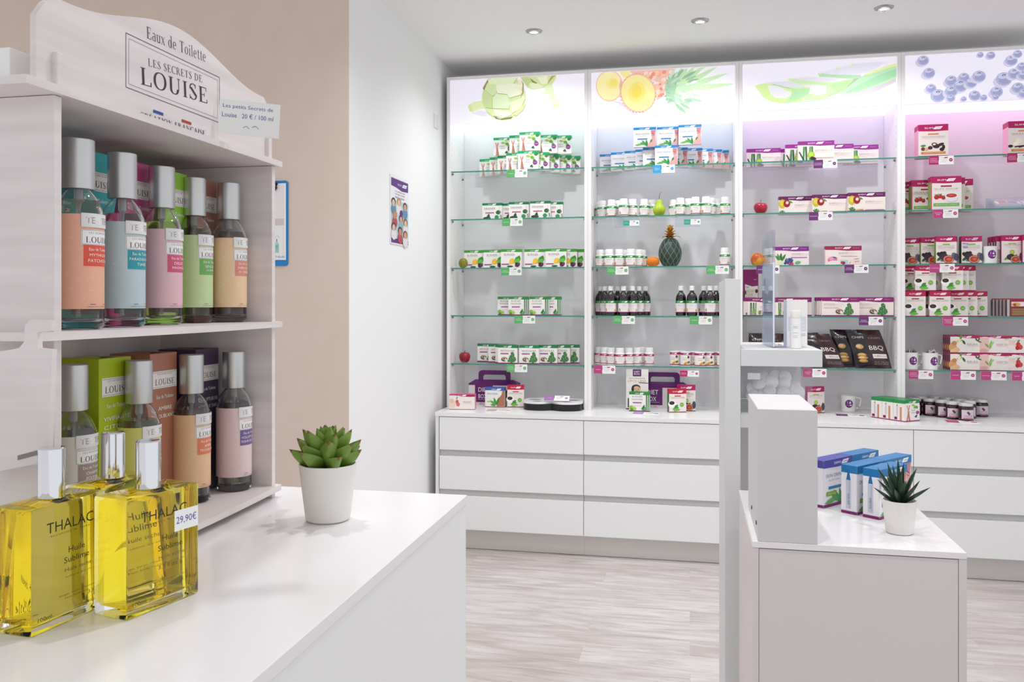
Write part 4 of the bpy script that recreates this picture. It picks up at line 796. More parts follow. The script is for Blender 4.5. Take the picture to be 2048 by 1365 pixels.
jar_row('pill', s, B2, [(150,.12),(215,.08),(330,.04),(425,.075),(480,.0),(590,.03),(735,.05),(835,.09)], 'the cluster before the pear', 'supplement jars round the pear')
jar_row('pill', s, B2, [(1100,.11),(1183,.03),(1285,.07),(1370,.0),(1500,.0),(1565,.07),(1640,.12),(1738,.035)], 'the cluster past the pear', 'supplement jars round the pear')
s.pear = None
s32 = shj(1, 2)
jar_row('pill', s32, B2, [(190,.04),(255,.075),(300,.0),(425,.0),(500,.075),(567,.0),(660,.03),(712,.07)], 'the cluster beside the orange', 'supplement jars by the orange')
jar_row('pill', s32, B2, [(1733,.0)], 'the corner past the pineapple ornament', 'supplement jars by the orange')
s = shj(1, 3)
jar_row('syrup', s, B3, [(140,.13),(182,.07),(235,.0),(297,.08),(350,.0),(400,.09),(430,.03),(490,.06),(550,.09)], 'the cluster at the side panel end', 'dark syrup bottles')
jar_row('syrup', s, B3, [(873,.05),(973,.01),(1080,.075),(1138,.0),(1193,.06),(1275,.03)], 'the cluster towards the white post', 'dark syrup bottles')
s = shj(1, 4)
jar_row('slimpill', s, B3, [(130,.10),(180,.05),(240,.03),(318,.0),(398,.03),(472,.05),(512,.10),(585,.07)], 'the fifth shelf of the pineapple bay', 'magenta striped jars')
jar_row('tin', s, B3, [(820,.06),(868,.10),(915,.02),(990,.055),(1045,.0),(1130,.01),(1195,.055),(1250,.02)], 'the fifth shelf of the pineapple bay', 'fruit print tins')
swt = Shelf(ZCT, BX[3]+TP, BX[4]-TP, y0=YF-.08); swt.jars = []
jar_row('jam', swt, D3, [(175,.20),(230,.30),(320,.14),(372,.28),(430,.10),(480,.25),(530,.05),(590,.20),(645,.0),(672,.12),(700,.26),(782,.20)], 'the worktop below the blueberry bay', 'cherry jam jars')

# ------------------------------------------------------------------ fruit and ornament
def fruit(name, label, prof, m, loc, seg=28, stem=None, cat='fruit', wob=0, group='decorative fruit', tilt=None):
    t = thing(name, label, cat, loc, 0, group); mb = MB().lathe(prof, m, seg, cap0=False, cap1=False)
    if wob:
        hh = max(p[1] for p in prof)
        mb.v = [(x*(1+wob*cos(5*atan2(y, x))*(1-abs(2*z/hh-1))), y*(1+wob*cos(5*atan2(y, x))*(1-abs(2*z/hh-1))), z) for x, y, z in mb.v]
    o = mb.build('flesh', t, 70)
    if tilt: o.rotation_euler = tilt
    if stem: MB().tube(stem, .0014, mat('fruit_stem', '#2b241c', .7), 6).build('stem', t, True)
    return t
APPLE = [(.0001, .006), (.012, .001), (.020, .002), (.029, .014), (.0345, .032), (.034, .045), (.027, .057), (.016, .0615), (.007, .060), (.0001, .054)]
apm = noisy('red_apple_skin', '#7a0f1c', '#a01c2a', 40, .25, (1,1,.2), coat=.3)
p = onY(*A3(225, 0), YF+.10); fruit('apple', 'small dark red apple alone on the fifth shelf of the artichoke bay', APPLE, apm, (p.x, YF+.10, SZ[4]), stem=[(0,0,.054),(0,0,.066),(.003,0,.073)], wob=.03)
p = onY(*C2(268, 0), YF+.07); fruit('apple', 'bright red apple beside the energy boxes', [(r*1.1, z) for r, z in APPLE], noisy('crimson_apple_skin', '#9c1230', '#b81f3f', 40, .25, (1,1,.2), coat=.3), (p.x, YF+.07, SZ[1]), stem=[(0,0,.054),(0,0,.068),(.004,0,.078)], wob=.03)
p = onY(*A2(303, 0), YF+.05)
s = fruit('lime', 'small olive green lime in front of the first burner box', [(.0001,0),(.012,.001),(.022,.008),(.0275,.022),(.0275,.034),(.022,.048),(.012,.0565),(.004,.0575),(.0001,.056)], noisy('olive_lime_peel', '#6f7018', '#8d8a2a', 90, .4, bump=.2), (p.x-.004, YF+.035+.0, SZ[2]))
p = onY(*B2(922, 0), YF+.09); fruit('pear', 'green pear with a brown blush and long curved stem', [(.0001,.004),(.014,.001),(.026,.006),(.034,.020),(.0365,.034),(.033,.048),(.025,.060),(.019,.072),(.0175,.082),(.013,.091),(.005,.094),(.0001,.093)], noisy('pear_skin', '#a9c22a', '#8f9a26', 14, .42, (1,1,1), lo=.5, hi=.7), (p.x, YF+.065, SZ[1]), stem=[(0,0,.092),(0,0,.11),(.004,0,.125),(.014,0,.139)])
p = onY(*B2(842, 0), YF+.08); fruit('orange', 'small orange beside the green pineapple ornament', [(.0001,.003),(.012,.0),(.026,.005),(.036,.017),(.0385,.029),(.036,.042),(.026,.052),(.012,.0555),(.003,.054),(.0001,.053)], noisy('orange_peel', '#dd6f10', '#e88a1c', 160, .4, bump=.4), (p.x, YF+.085, SZ[2]))
p = onY(*C2(225, 0), YF+.10)
mg = mat('mango_skin', '#e0962a', .35, coat=.2); nt = mg.node_tree; tcn = nt.nodes.new('ShaderNodeTexCoord'); nz = nt.nodes.new('ShaderNodeTexNoise'); nz.inputs['Scale'].default_value = 14
cr = nt.nodes.new('ShaderNodeValToRGB'); cr.color_ramp.elements[0].color = (*rgb('#c4571f'), 1); cr.color_ramp.elements[1].color = (*rgb('#e9a72e'), 1); cr.color_ramp.elements[0].position = .42; cr.color_ramp.elements[1].position = .56
nt.links.new(tcn.outputs['Object'], nz.inputs[0]); nt.links.new(nz.outputs[0], cr.inputs[0]); nt.links.new(cr.outputs[0], nt.nodes['Principled BSDF'].inputs['Base Color'])
fruit('mango', 'yellow orange mango half behind the clear sign holder', [(.0001,.002),(.015,.0),(.030,.010),(.037,.030),(.037,.046),(.030,.062),(.016,.072),(.0001,.074)], mg, (p.x+.004, YF+.10, SZ[2]), wob=.05)
p = onY(*B2(1055, 0), YF+.13); t = thing('pineapple_ornament', 'dark green ceramic pineapple ornament with a gold leaf crown', 'ornament', (p.x, YF+.135, SZ[2]), .2)
gm = mat('dark_green_ceramic', '#33443c', .45); gold = mat('antique_gold', '#e0b66a', .36, .9); groove = mat('pale_diamond_groove', '#8fa396', .6)
def prad(z): q = z/.165; return .001+.0655*max(0, sin(pi*min(.999, .115+q*.80)))**.62
prof = [(.0001, 0)]+[(prad(z), z) for z in [.165*k/16 for k in range(17)]]+[(.012, .168), (.0001, .168)]
MB().lathe(prof, gm, 40, cap0=False, cap1=False).build('ceramic_fruit', t, 60)
mb = MB(); nl = 11
for sg in (1, -1):
    for k in range(nl):
        pts = [((prad(z)+.0004)*cos(2*pi*k/nl+sg*q*1.55), (prad(z)+.0004)*sin(2*pi*k/nl+sg*q*1.55), z) for q, z in [(j/22*1.0, .003+.158*j/22) for j in range(23)]]
        mb.tube(pts, .00085, groove, 5)
mb.build('diamond_grooves', t)
mb = MB().lathe([(.015, .164), (.016, .17), (.012, .182), (.011, .215), (.007, .243), (.0001, .245)], gold, 20, cap0=False)
def curl(mb, a, z0, ln, wd, outw, m):
    n = 6; L_ = []
    for j in range(n+1):
        q = j/n; rr = .010+outw*ln*(q**1.3); zz = z0+ln*(1-outw*.55)*q-outw*ln*.45*q**3; ww_ = wd*sin(pi*min(.97, .25+q*.72))
        c = Vector((rr*cos(a), rr*sin(a), zz)); sd = Vector((-sin(a), cos(a), 0))*ww_; nn = Vector((cos(a), sin(a), 0))*ww_*.25
        L_ += [c-sd, c-nn*1.2, c+sd, c+nn*.4]
    fs = [(j*4+k, j*4+(k+1) % 4, (j+1)*4+(k+1) % 4, (j+1)*4+k) for j in range(n) for k in range(4)]
    mb.add(L_, fs+[(0, 1, 2, 3)[::-1], (n*4, n*4+1, n*4+2, n*4+3)], m)
for lv, (z0, n, ln, o) in enumerate(((.166, 7, .068, .95), (.178, 7, .058, .78), (.192, 6, .050, .66), (.206, 6, .042, .55), (.222, 5, .032, .35))):
    for k in range(n): curl(mb, 2*pi*(k+.5*lv)/n-.6, z0, ln, .0125-.0012*lv, o, gold)
mb.build('leaf_crown', t, 50)

# ------------------------------------------------------------------ price tags on the shelf edges
TAGC = {'g': '#5bb267', 't': '#3fa58c', 'b': '#3f9fd9', 'u': '#6f2f72', 'm': '#b5246a', 'p': '#bd3f80', 'o': '#dba59a', 'l': '#9a86c4', 'v': '#a46fb0'}
def tag_mesh(c, txt, w=.124, h=.046, word='DIET', clearback=False):
    mb = MB(); C = TAGC[c]
    if clearback: mb.box((-w*1.05, -.0008, -h-.012), (w*.5, .0008, .022), ACRYL)
    mb.box((-w/2, -.0012, -h), (w/2, .0012, 0), PAPER)
    o = [('p', C, [(0, 0), (w*.40, 0), (w*.385, h*.3), (w*.41, h*.6), (w*.40, h), (0, h)])]
    ls = txt.split('|'); n = len(ls)
    for i, l in enumerate(ls): o.append(('t', '#f6f0f4', l, w*.20, h*(.5+(n-1)*.09-i*.18), min(w*.32, w*.032*len(l)), h*.09))
    o += [('t', '#8f8a8c', word, w*.52, h*.77, w*.14, h*.08), ('p', C if c in 'mp' else '#8f8a8c', [(w*.60, h*.72), (w*.74, h*.73), (w*.77, h*.86), (w*.63, h*.85)]), line('#c4bfc1', w*.47, h*.55, w*.75, h*.55, h*.025), line('#c4bfc1', w*.50, h*.42, w*.72, h*.42, h*.025), line('#c4bfc1', w*.48, h*.29, w*.70, h*.29, h*.025),
          ('e', C, w*.88, h*.52, h*.20, h*.20), line('#f0e6ec', w*.85, h*.52, w*.91, h*.52, h*.05)]
    art(mb, o, flat((-w/2, -.0012, -h))); return mb
def price_tag(c, txt, u, vtop, y, z, where, **k):
    o = tag_mesh(c, txt, **k).build('price_tag'); x = onY(u, 0, y).x; o.location = (x, y, z)
    cn = {'g':'green','t':'teal green','b':'blue','u':'purple','m':'magenta','p':'magenta pink'}[c]
    return tag(o, '%s and white price tag hanging %s' % (cn, where), 'price tag', 'price tags on the shelf edges')
YT = YF+.019
for i, k, C, x, c, txt, wd, where in [
    (0,0,A1,955,'g','DRAINEUR','DIET','below the light legs boxes'), (0,1,A2,897,'g','DRAINEUR','DIET','below the drainer boxes'), (0,2,A2,885,'g','BRULEUR|DE GRAISSES','DIET','below the burner boxes'), (0,3,A3,772,'g','BRULEUR|& DRAINEUR','DIET','below the burner drainer boxes'), (0,4,A3,700,'g','BRULEUR|DE GRAISSES|ARTICHAUT','DIET','below the artichoke boxes'),
    (1,0,B1,977,'b','BOISSON|BEAUTE','DERMO','below the skin drink boxes'), (1,2,B2,405,'g','BRULEUR|DE GRAISSES','DIET','below the jars by the orange'), (1,2,B2,1645,'g','BRULEUR|DE GRAISSES','DIET','below the single jar past the pineapple ornament'),
    (1,3,B3,355,'g','BRULEUR|& DRAINEUR','DIET','below the first cluster of syrup bottles'), (1,3,B3,1055,'g','DRAINEUR','DIET','below the second cluster of syrup bottles'), (1,4,B3,178,'p','TRANSIT','SLIM','below the magenta striped jars'),
    (2,0,C1,948,'u','DETOXIFIANT|& DRAINANT','BODY','below the detox boxes'), (2,1,C2,900,'u','ENERGISANT','BODY','below the energy boxes'), (2,2,C2,345,'u','DRAINEUR','BODY','behind the clear sign holder'), (2,2,C2,1275,'u','BRULEUR|DE GRAISSES','BODY','below the pink burner box'),
    (2,3,C3,1237,'u','BRULEUR|DE GRAISSES','BODY','below the wide artichoke boxes'), (2,4,C3,725,'m','COLLATION|SALEE','SLIM','below the crisp bags'),
    (3,0,D1,485,'m','SUBSTITUT|DE REPAS &|COLLATION','SLIM','below the chocolate hazelnut box'), (3,0,D1,1310,'m','SUBSTITUT|DE REPAS &|COLLATION','SLIM','below the vanilla box'), (3,1,D2,530,'p','COLLATION|SALEE','SLIM','below the soup boxes'), (3,2,D2,495,'p','COUPE FAIM','SLIM','below the fig snack boxes'),
    (3,3,D3,550,'p','BRULEUR DE|GRAISSE|& TRANSIT','SLIM','below the green coffee boxes'), (3,4,D3,235,'p','SUBSTITUT|DE REPAS &|COLLATION','SLIM','below the two filled mugs'), (3,4,D3,620,'p','RELAXANT','SLIM','below the relax tea boxes'), (3,4,D3,898,'p','DIGESTION','SLIM','below the digestion tea boxes'), (3,4,D3,1180,'p','TRANSIT','SLIM','below the transit tea boxes')]:
    price_tag(c, txt, C(x, 0)[0], 0, YT, SZ[k]-.001, where, word=wd)
for x, c, where in ((573,'t','in a clear sleeve before the pear'), (1330,'t','in a clear sleeve past the pear')):
    price_tag(c, 'DRAINEUR', B2(x, 0)[0], 0, YT, SZ[1]-.028, where, w=.092, h=.030, clearback=True)
price_tag('m', 'SUBSTITUT|DE REPAS', B3(950, 0)[0], 0, YT, SZ[4]-.022, 'in a clear sleeve below the fruit print tins', w=.105, h=.034, word='SLIM')
def lying(c, u, v, w, h, rz, label, word='DIET', txt='PROMOTION'):
    p = onZ(u, v, ZCT); o = tag_mesh(c, txt, w=w, h=h, word=word).build('price_tag'); o.location = (p.x, p.y+h/2, ZCT+.0022); o.rotation_euler = (-pi/2+.03, 0, rz)
    return tag(o, label, 'price tag', 'price tags lying on the worktop')
lying('o', 997, 822, .135, .075, .05, 'peach coloured tag lying flat before the skin drink box')
lying('l', 1293, 828, .145, .075, -.05, 'pale violet tag lying flat before the burner drainer box')
lying('u', 1702, 832, .150, .075, -.05, 'purple and white tag lying flat before the empty mug', 'SLIM', 'MUG')
lying('p', 1925, 845, .150, .080, -.08, 'pink tag lying flat before the cherry jam jars', 'SLIM', 'CONFITURE')
# ================================================================== goods on the worktop
def wz(u, v): return onZ(u, v, ZCT)
def stand(k, u, v, rz, label, group='boxes on the worktop', objname=None):
    """(u, v): the nearest lower left corner of the front"""
    q = K[k]; p = wz(u, v); c = Matrix.Rotation(rz, 3, 'Z') @ Vector((q['w']/2, q['d']/2, 0)); return put(k, (p.x+c.x, p.y+c.y, ZCT+.0003), rz, label, group, objname)
stand('pinktea', *A3(84, 1272), .12, 'pale pink tea box at the side wall end of the worktop')
stand('skinlow', *A3(410, 1250), .0, 'white skin drink box with royal blue strip leaning before the purple carry box')
stand('dietcoffee', *A3(612, 1253), .16, 'upright green coffee box beside the blue skin drink box')
K['burnerdrainer2'] = dict(K['burnerdrainer']); K['burnerdrainer2']['root'] = None; K['burnerdrainer2']['h'] = .112
stand('burnerdrainer', *B3(402, 1288), -.05, 'green and white burner drainer box standing on the worktop')
stand('dietcoffee', *B3(765, 1300), .32, 'green coffee box standing turned beside the second purple carry box')
stand('transit', *B3(836, 1284), .0, 'transit snack box behind the turned green coffee box')
stand('transit', *C3(660, 1218), .42, 'magenta sided transit snack box behind the white block')
K['transit']
for j, (x, y) in enumerate(((1118, 262), (1172, 266), (1222, 270))):
    p = wz(*E1(1222, 270)); rz = radians(38); c = Matrix.Rotation(rz, 3, 'Z') @ Vector((K['smalllegs']['w']/2, K['smalllegs']['d']*(.5+2-j)+.0015*(2-j), 0)); put('smalllegs', (p.x+c.x, p.y+c.y-.035, ZCT+.0003), rz, 'small cream light legs box, %s of three on the worktop' % ORD[j], 'three small light legs boxes')
# purple carry boxes
def diet_box(label, u, v, rz, w=.30, d=.09, h=.152):
    p = wz(u, v); c = Matrix.Rotation(rz, 3, 'Z') @ Vector((w/2, d/2, 0)); t = thing('diet_carry_box', label, 'gift box', (p.x+c.x, p.y+c.y, ZCT+.0003), rz, 'purple carry boxes')
    pu = mat('deep_purple_card', '#5f1a66', .45); wh = mat('pale_grey_card', '#ded6d8', .5)
    mb = MB().box((-w/2, -d/2, 0), (w/2, d/2, h*.80), wh); mb.box((-w/2-.001, -d/2-.001, h*.80), (w/2+.001, d/2+.001, h*.86), pu)
    mb.add([(-w/2, -d/2, h*.86), (w/2, -d/2, h*.86), (w/2, d/2, h*.86), (-w/2, d/2, h*.86), (-w/2+.03, 0, h), (w/2-.03, 0, h)], [(0,1,5,4),(2,3,4,5),(1,2,5),(3,0,4)], pu)
    art(mb, [('r', '#5f1a66', w*.13, h*.12, w*.50, h*.80), ('t', '#f3edf3', 'DIET', w*.31, h*.62, w*.22, h*.17), ('t', '#f3edf3', 'BOX', w*.29, h*.36, w*.18, h*.17), line('#f3edf3', w*.18, h*.23, w*.44, h*.23, .0012), ('t', '#3f3a3f', 'BODY', w*.26, h*.06, w*.08, h*.045), ('t', '#3f3a3f', 'LAND', w*.36, h*.06, w*.08, h*.045), ('e', '#3a2a3a', w*.80, h*.45, w*.06, h*.17), ('e', '#c98a50', w*.81, h*.43, w*.035, h*.10)], flat((-w/2, -d/2, 0)))
    mb.build('carton', t)
    mb = MB(); n = 12; pts = [(-.100, h-.012), (-.100, h+.035)]+[(-.075-.025*cos(pi/2*k/5), h+.035+.022*sin(pi/2*k/5)) for k in range(1, 6)]+[(.075+.025*sin(pi/2*k/5), h+.035+.022*cos(pi/2*k/5)) for k in range(0, 6)]+[(.100, h-.012), (.070, h-.012), (.070, h+.020), (.062, h+.030), (-.062, h+.030), (-.070, h+.020), (-.070, h-.012)]
    mb.prism(pts, -.002, .002, pu, Matrix.Rotation(pi/2, 4, 'X')).build('handle', t)
    return t
diet_box('white and purple carry box with handle below the artichoke bay', *A3(262, 1230), .0)
diet_box('white and purple carry box with handle behind the programme leaflet', *B3(470, 1256), .0)
# programme leaflet standing
p = wz(*B3(372, 1272)); w, h = .128, .234; mb = MB().box((-w/2, -.001, 0), (w/2, .001, h), PAPER)
art(mb, [('r', '#f0ebe8', 0, 0, w, h), ('r', '#5f1a66', w*.30, h*.82, w*.68, h*.995), ('t', '#f3edf3', 'DIET', w*.49, h*.935, w*.26, h*.045), ('t', '#f3edf3', 'BOX', w*.49, h*.88, w*.26, h*.045), ('t', '#8a7a6a', 'PROGRAMME', w*.5, h*.77, w*.72, h*.03), ('t', '#d98a3a', 'LIPOS', w*.28, h*.705, w*.40, h*.05), ('t', '#b59a3a', 'LESS', w*.72, h*.705, w*.36, h*.05),
    ('e', '#3a2a24', w*.45, h*.54, w*.20, h*.08), ('e', '#e0b89c', w*.48, h*.50, w*.17, h*.08), ('e', '#2f2420', w*.30, h*.50, w*.06, h*.08), line('#4a3226', w*.58, h*.665, w*.99, h*.655, .004), ('e', '#3a2a24', w*.42, h*.505, .003, .002), ('e', '#3a2a24', w*.55, h*.505, .003, .002), line('#a8564f', w*.44, h*.46, w*.53, h*.46, .002), ('r', '#2a2a2a', w*.08, h*.05, w*.13, h*.28), ('r', '#7d1f50', 0, 0, w, h*.03)], flat((-w/2, -.001, 0)))
o = mb.build('programme_leaflet', None, False, (p.x+w/2, p.y+.012, ZCT+.0005), 0); o.rotation_euler = (-.05, 0, 0); tag(o, 'tall white programme leaflet standing before the second purple carry box', 'leaflet')
# body fat scale: white top, black base, bowed front
p = onZ(*A3(1035, 1290), ZCT); t = thing('slimming_machine', 'flat white and black display tray with dark oval wells', 'display tray', (BX[1]-TP-.182, p.y+.12, ZCT+.0003), .0)
def lobed(w, d, notch, n=60, e=3.2):
    P_ = []
    for k in range(n):
        a = 2*pi*k/n; x = w*abs(cos(a))**(2/e)*(1 if cos(a) > 0 else -1); y = d*abs(sin(a))**(2/e)*(1 if sin(a) > 0 else -1)
        if y < 0: y += notch*math.exp(-(x/(w*.22))**2)
        P_.append((x, y))
    return P_
MB().prism(lobed(.172, .115, .035), 0, .038, BLACKP).build('base_tray', t)
MB().prism(lobed(.175, .118, .050), .0385, .052, mat('white_tray_plastic', '#e9e7ea', .25)).build('top_cover', t)
mb = MB(); gy = mat('grey_oval_well', '#77706f', .3)
for x, y, a, b2 in ((-.110, .0, .036, .022), (0, .070, .050, .026), (.112, .0, .036, .022), (-.080, -.085, .030, .014), (.09, -.085, .030, .014)):
    mb.add([(x+a*cos(q), y+b2*sin(q), .0524) for q in [2*pi*k/20 for k in range(20)]], [tuple(range(20))], gy)
mb.build('well_inlays', t)
mb = tag_mesh('v', 'ETUVE', w=.145, h=.045, word='BODY'); o = mb.build('price_tag'); o.location = (p.x+.02, p.y+.03, ZCT+.049); o.rotation_euler = (-pi/2+.55, 0, 0); o.location = (p.x+.012, p.y+.06, ZCT+.083); tag(o, 'lilac and white tag propped on the white and black tray', 'price tag', 'price tags lying on the worktop')
# mugs
def mug(label, loc, rz=0, sachets=False):
    t = thing('mug', label, 'mug', loc, rz, 'white mugs with purple badge')
    MB().lathe([(.036, 0), (.038, .002), (.040, .090), (.0405, .092), (.0385, .0925), (.0375, .090), (.0355, .006), (.0001, .005)], CERAM, 36, cap1=False).build('cup', t, 40)
    MB().tube([(.039, 0, .078), (.052, 0, .080), (.066, 0, .076), (.068, 0, .068), (.060, 0, .030), (.054, 0, .022), (.038, 0, .018)], .0042, CERAM, 8).build('handle', t, True)
    mb = MB(); ops = [('e', '#6f1f78', 0, .048, .021, .023), ('s', '#f3e9f3', 'I', -.008, .055, .004, .013), ('e', '#f3e9f3', .006, .053, .0055, .0055), ('e', '#6f1f78', .007, .053, .002, .0015), leaf('#f3e9f3', .006, .061, .006, .003, 60), ('t', '#c9a2cc', 'BODY', -.006, .040, .016, .004), ('p', '#f3e9f3', [(.002, .036), (.014, .037), (.015, .043), (.004, .042)])]
    art(mb, ops, lambda x, z, k: wrap(.0385+z*.0195, -pi/2-.02, 0, .0004)(x, z, k), cols=14); mb.build('badge', t)
    return t
p = wz(*C3(1040, 1205)); mug('white mug with purple badge standing empty on the worktop', (p.x, p.y+.03, ZCT+.0003), -.05)
p = onY(*D2(990, 0), YF+.075); mug('white mug with purple badge between the snack boxes', (p.x, YF+.0765, SZ[2]+.0003), .1)
FOIL = mat('silver_foil', '#b9b4b8', .25, .8)
for x, yo, lb in ((140, .085, 'first'), (320, .065, 'second')):
    p = onY(*D3(x, 0), YF+yo); mug('white mug holding foil sachets, %s on the fifth blueberry shelf' % lb, (p.x, YF+yo, SZ[4]+.0003), .35 if lb == 'second' else .2)
    for j in range(3):
        mb = MB(); a = j*2.1+x
        mb.box((-.019, -.003, -.014), (.019, .003, .018), FOIL, None, bev=.0015); mb.box((-.012, -.0034, -.004), (.012, .0034, .008), mat('plum_sachet_print', '#6a2f4a', .35))
        o = mb.build('foil_sachet', None, False, (p.x+.014*cos(a), YF+yo+.012*sin(a), SZ[4]+.090)); o.rotation_euler = (.35*sin(a), .5*cos(a*1.7), a+.9)
        tag(o, 'crumpled silver foil sachet, %s in the %s filled mug' % (ORD[j], lb), 'sachet', 'foil sachets in the mugs')
# snack bars and brochure holder, magazine
s = s44; xb = onY(D3(1045, 0)[0], 0, s.y0).x
for j in range(6):
    mb = MB(); w, h = .150, .098
    mb.box((0, -.010, .002), (w, .010, h), mat('clear_red_wrapper', '#8a3a34', .2), None, bev=.006)
    art(mb, [('r', '#f1e6e0', .008, .052, w, h-.006), ('r', '#a3154a', .008, h-.018, w, h-.006), ('r', '#8d1a3f', .008, .048, w, .056), ('r', '#8d6a4a', .010, .006, w-.01, .046), ('r', '#a98458', .010, .014, w-.01, .018), ('r', '#a98458', .010, .026, w-.01, .030), ('r', '#a98458', .010, .038, w-.01, .041), ('e', '#d9a35a', .030, .066, .022, .010), ('e', '#8a4a2c', .024, .064, .008, .006), ('t', '#ffffff', 'SLIM', .10, h-.012, .030, .007)], flat((0, -.0103, 0)))
    for q in range(5): mb.box((-.012+.002*q, -.009+.004*q, .004), (.000, -.007+.004*q, h-.006), FOIL)
    o = mb.build('snack_bar', None, False, (xb-.010*j, s.y0+.012+.0225*j, s.z+.0003)); tag(o, 'wrapped red and cream snack bar, %s behind the shelf edge' % ORD[j], 'snack bar', 'wrapped snack bars')
s = sh(3, 1); xb = onY(D2(1045, 0)[0], 0, s.y0).x
t = thing('brochure_holder', 'low clear brochure holder with pink leaflets beside the soup boxes', 'brochure holder', (xb, s.y0+.01, s.z+.0003))
MB().box((0, 0, 0), (.30, .002, .045), ACRYL).box((0, .002, 0), (.30, .13, .002), ACRYL).box((0, .128, .002), (.30, .130, .070), ACRYL).add([(0,0,0),(0,.13,0),(0,.13,.07),(0,0,.045)], [(0,1,2,3)], ACRYL).build('clear_tray', t)
for j in range(2):
    mb = MB().box((0, 0, 0), (.115, .10, .012), PAPER); art(mb, [('r', '#e8618c', .0, .075, .115, .09), ('r', '#e0985f', .015, .03, .055, .065), ('r', '#8fa8b8', .06, .03, .105, .06), ('r', '#b5486a', .01, .010, .10, .018)], flat((0, 0, .012), (1,0,0), (0,1,0), (0,0,1)))
    o = mb.build('leaflet_pad', None, False, (xb+.02+.13*j, s.y0+.016, s.z+.012)); o.rotation_euler = (.33, 0, 0); tag(o, 'pad of pink and orange leaflets, %s in the clear holder' % ORD[j], 'leaflets', 'leaflets in the clear holder')
p = wz(2030, 829); mb = MB().grid(lambda a, b_: (-.11+.20*a, -.02+.22*b_, .004+.016*sin(pi*a)*.6), 10, 2, mat('dark_purple_cover', '#2c1a33', .25)).grid(lambda a, b_: (-.105+.19*a, -.015+.21*b_, .0055+.016*sin(pi*a)*.6+.001), 10, 2, mat('magazine_picture', '#8a7fa3', .25))
o = mb.build('magazine', None, True, (p.x+.09, YF-.17, ZCT), -.05); tag(o, 'glossy dark purple magazine lying open past the jam jars', 'magazine')
# detox poster card and the transit box edges
y = s4b.y0+.085; a = onY(*C2(85, 0), y); b_ = onY(*C2(250, 0), y); w = b_.x-a.x; h = .27; mb = MB().box((0, -.001, 0), (w, .001, h), PAPER)
art(mb, [('r', '#8a1f66', 0, 0, w, h), ('r', '#f3ede6', w*.13, h*.18, w*.97, h*.72), ('p', '#8a1f66', [(w*.13, h*.72), (w*.13, h*.68), (w*.6, h*.63), (w*.97, h*.645), (w*.97, h*.73)]), ('t', '#2f3a36', 'let', w*.30, h*.62, w*.2, h*.05), ('t', '#b9b13a', 'DETOX', w*.46, h*.535, w*.56, h*.06), ('t', '#d9813a', 'YOUR', w*.42, h*.455, w*.48, h*.055), ('t', '#5f1a5f', 'BODY!', w*.50, h*.375, w*.62, h*.065), ('t', '#e9dfe8', 'BODY', w*.80, h*.78, w*.2, h*.02), ('e', '#3f6a4a', w*.16, h*.50, .005, .012), ('e', '#2f3a36', w*.88, h*.53, .008, .012), leaf('#5c9a4a', w*.2, h*.22, .04, .015, 60), leaf('#3f7f3f', w*.3, h*.22, .04, .015, 100)], flat((0, -.001, 0)))
o = mb.build('detox_poster', None, False, (a.x, s4b.y1-.07, s4b.z+.0005)); a2 = onY(*C2(85, 0), s4b.y1-.07); o.location.x = max(a2.x, s4b.x0+.002); o.rotation_euler = (-.04, 0, 0); tag(o, 'purple framed detox your body card standing behind the boxes', 'poster card')
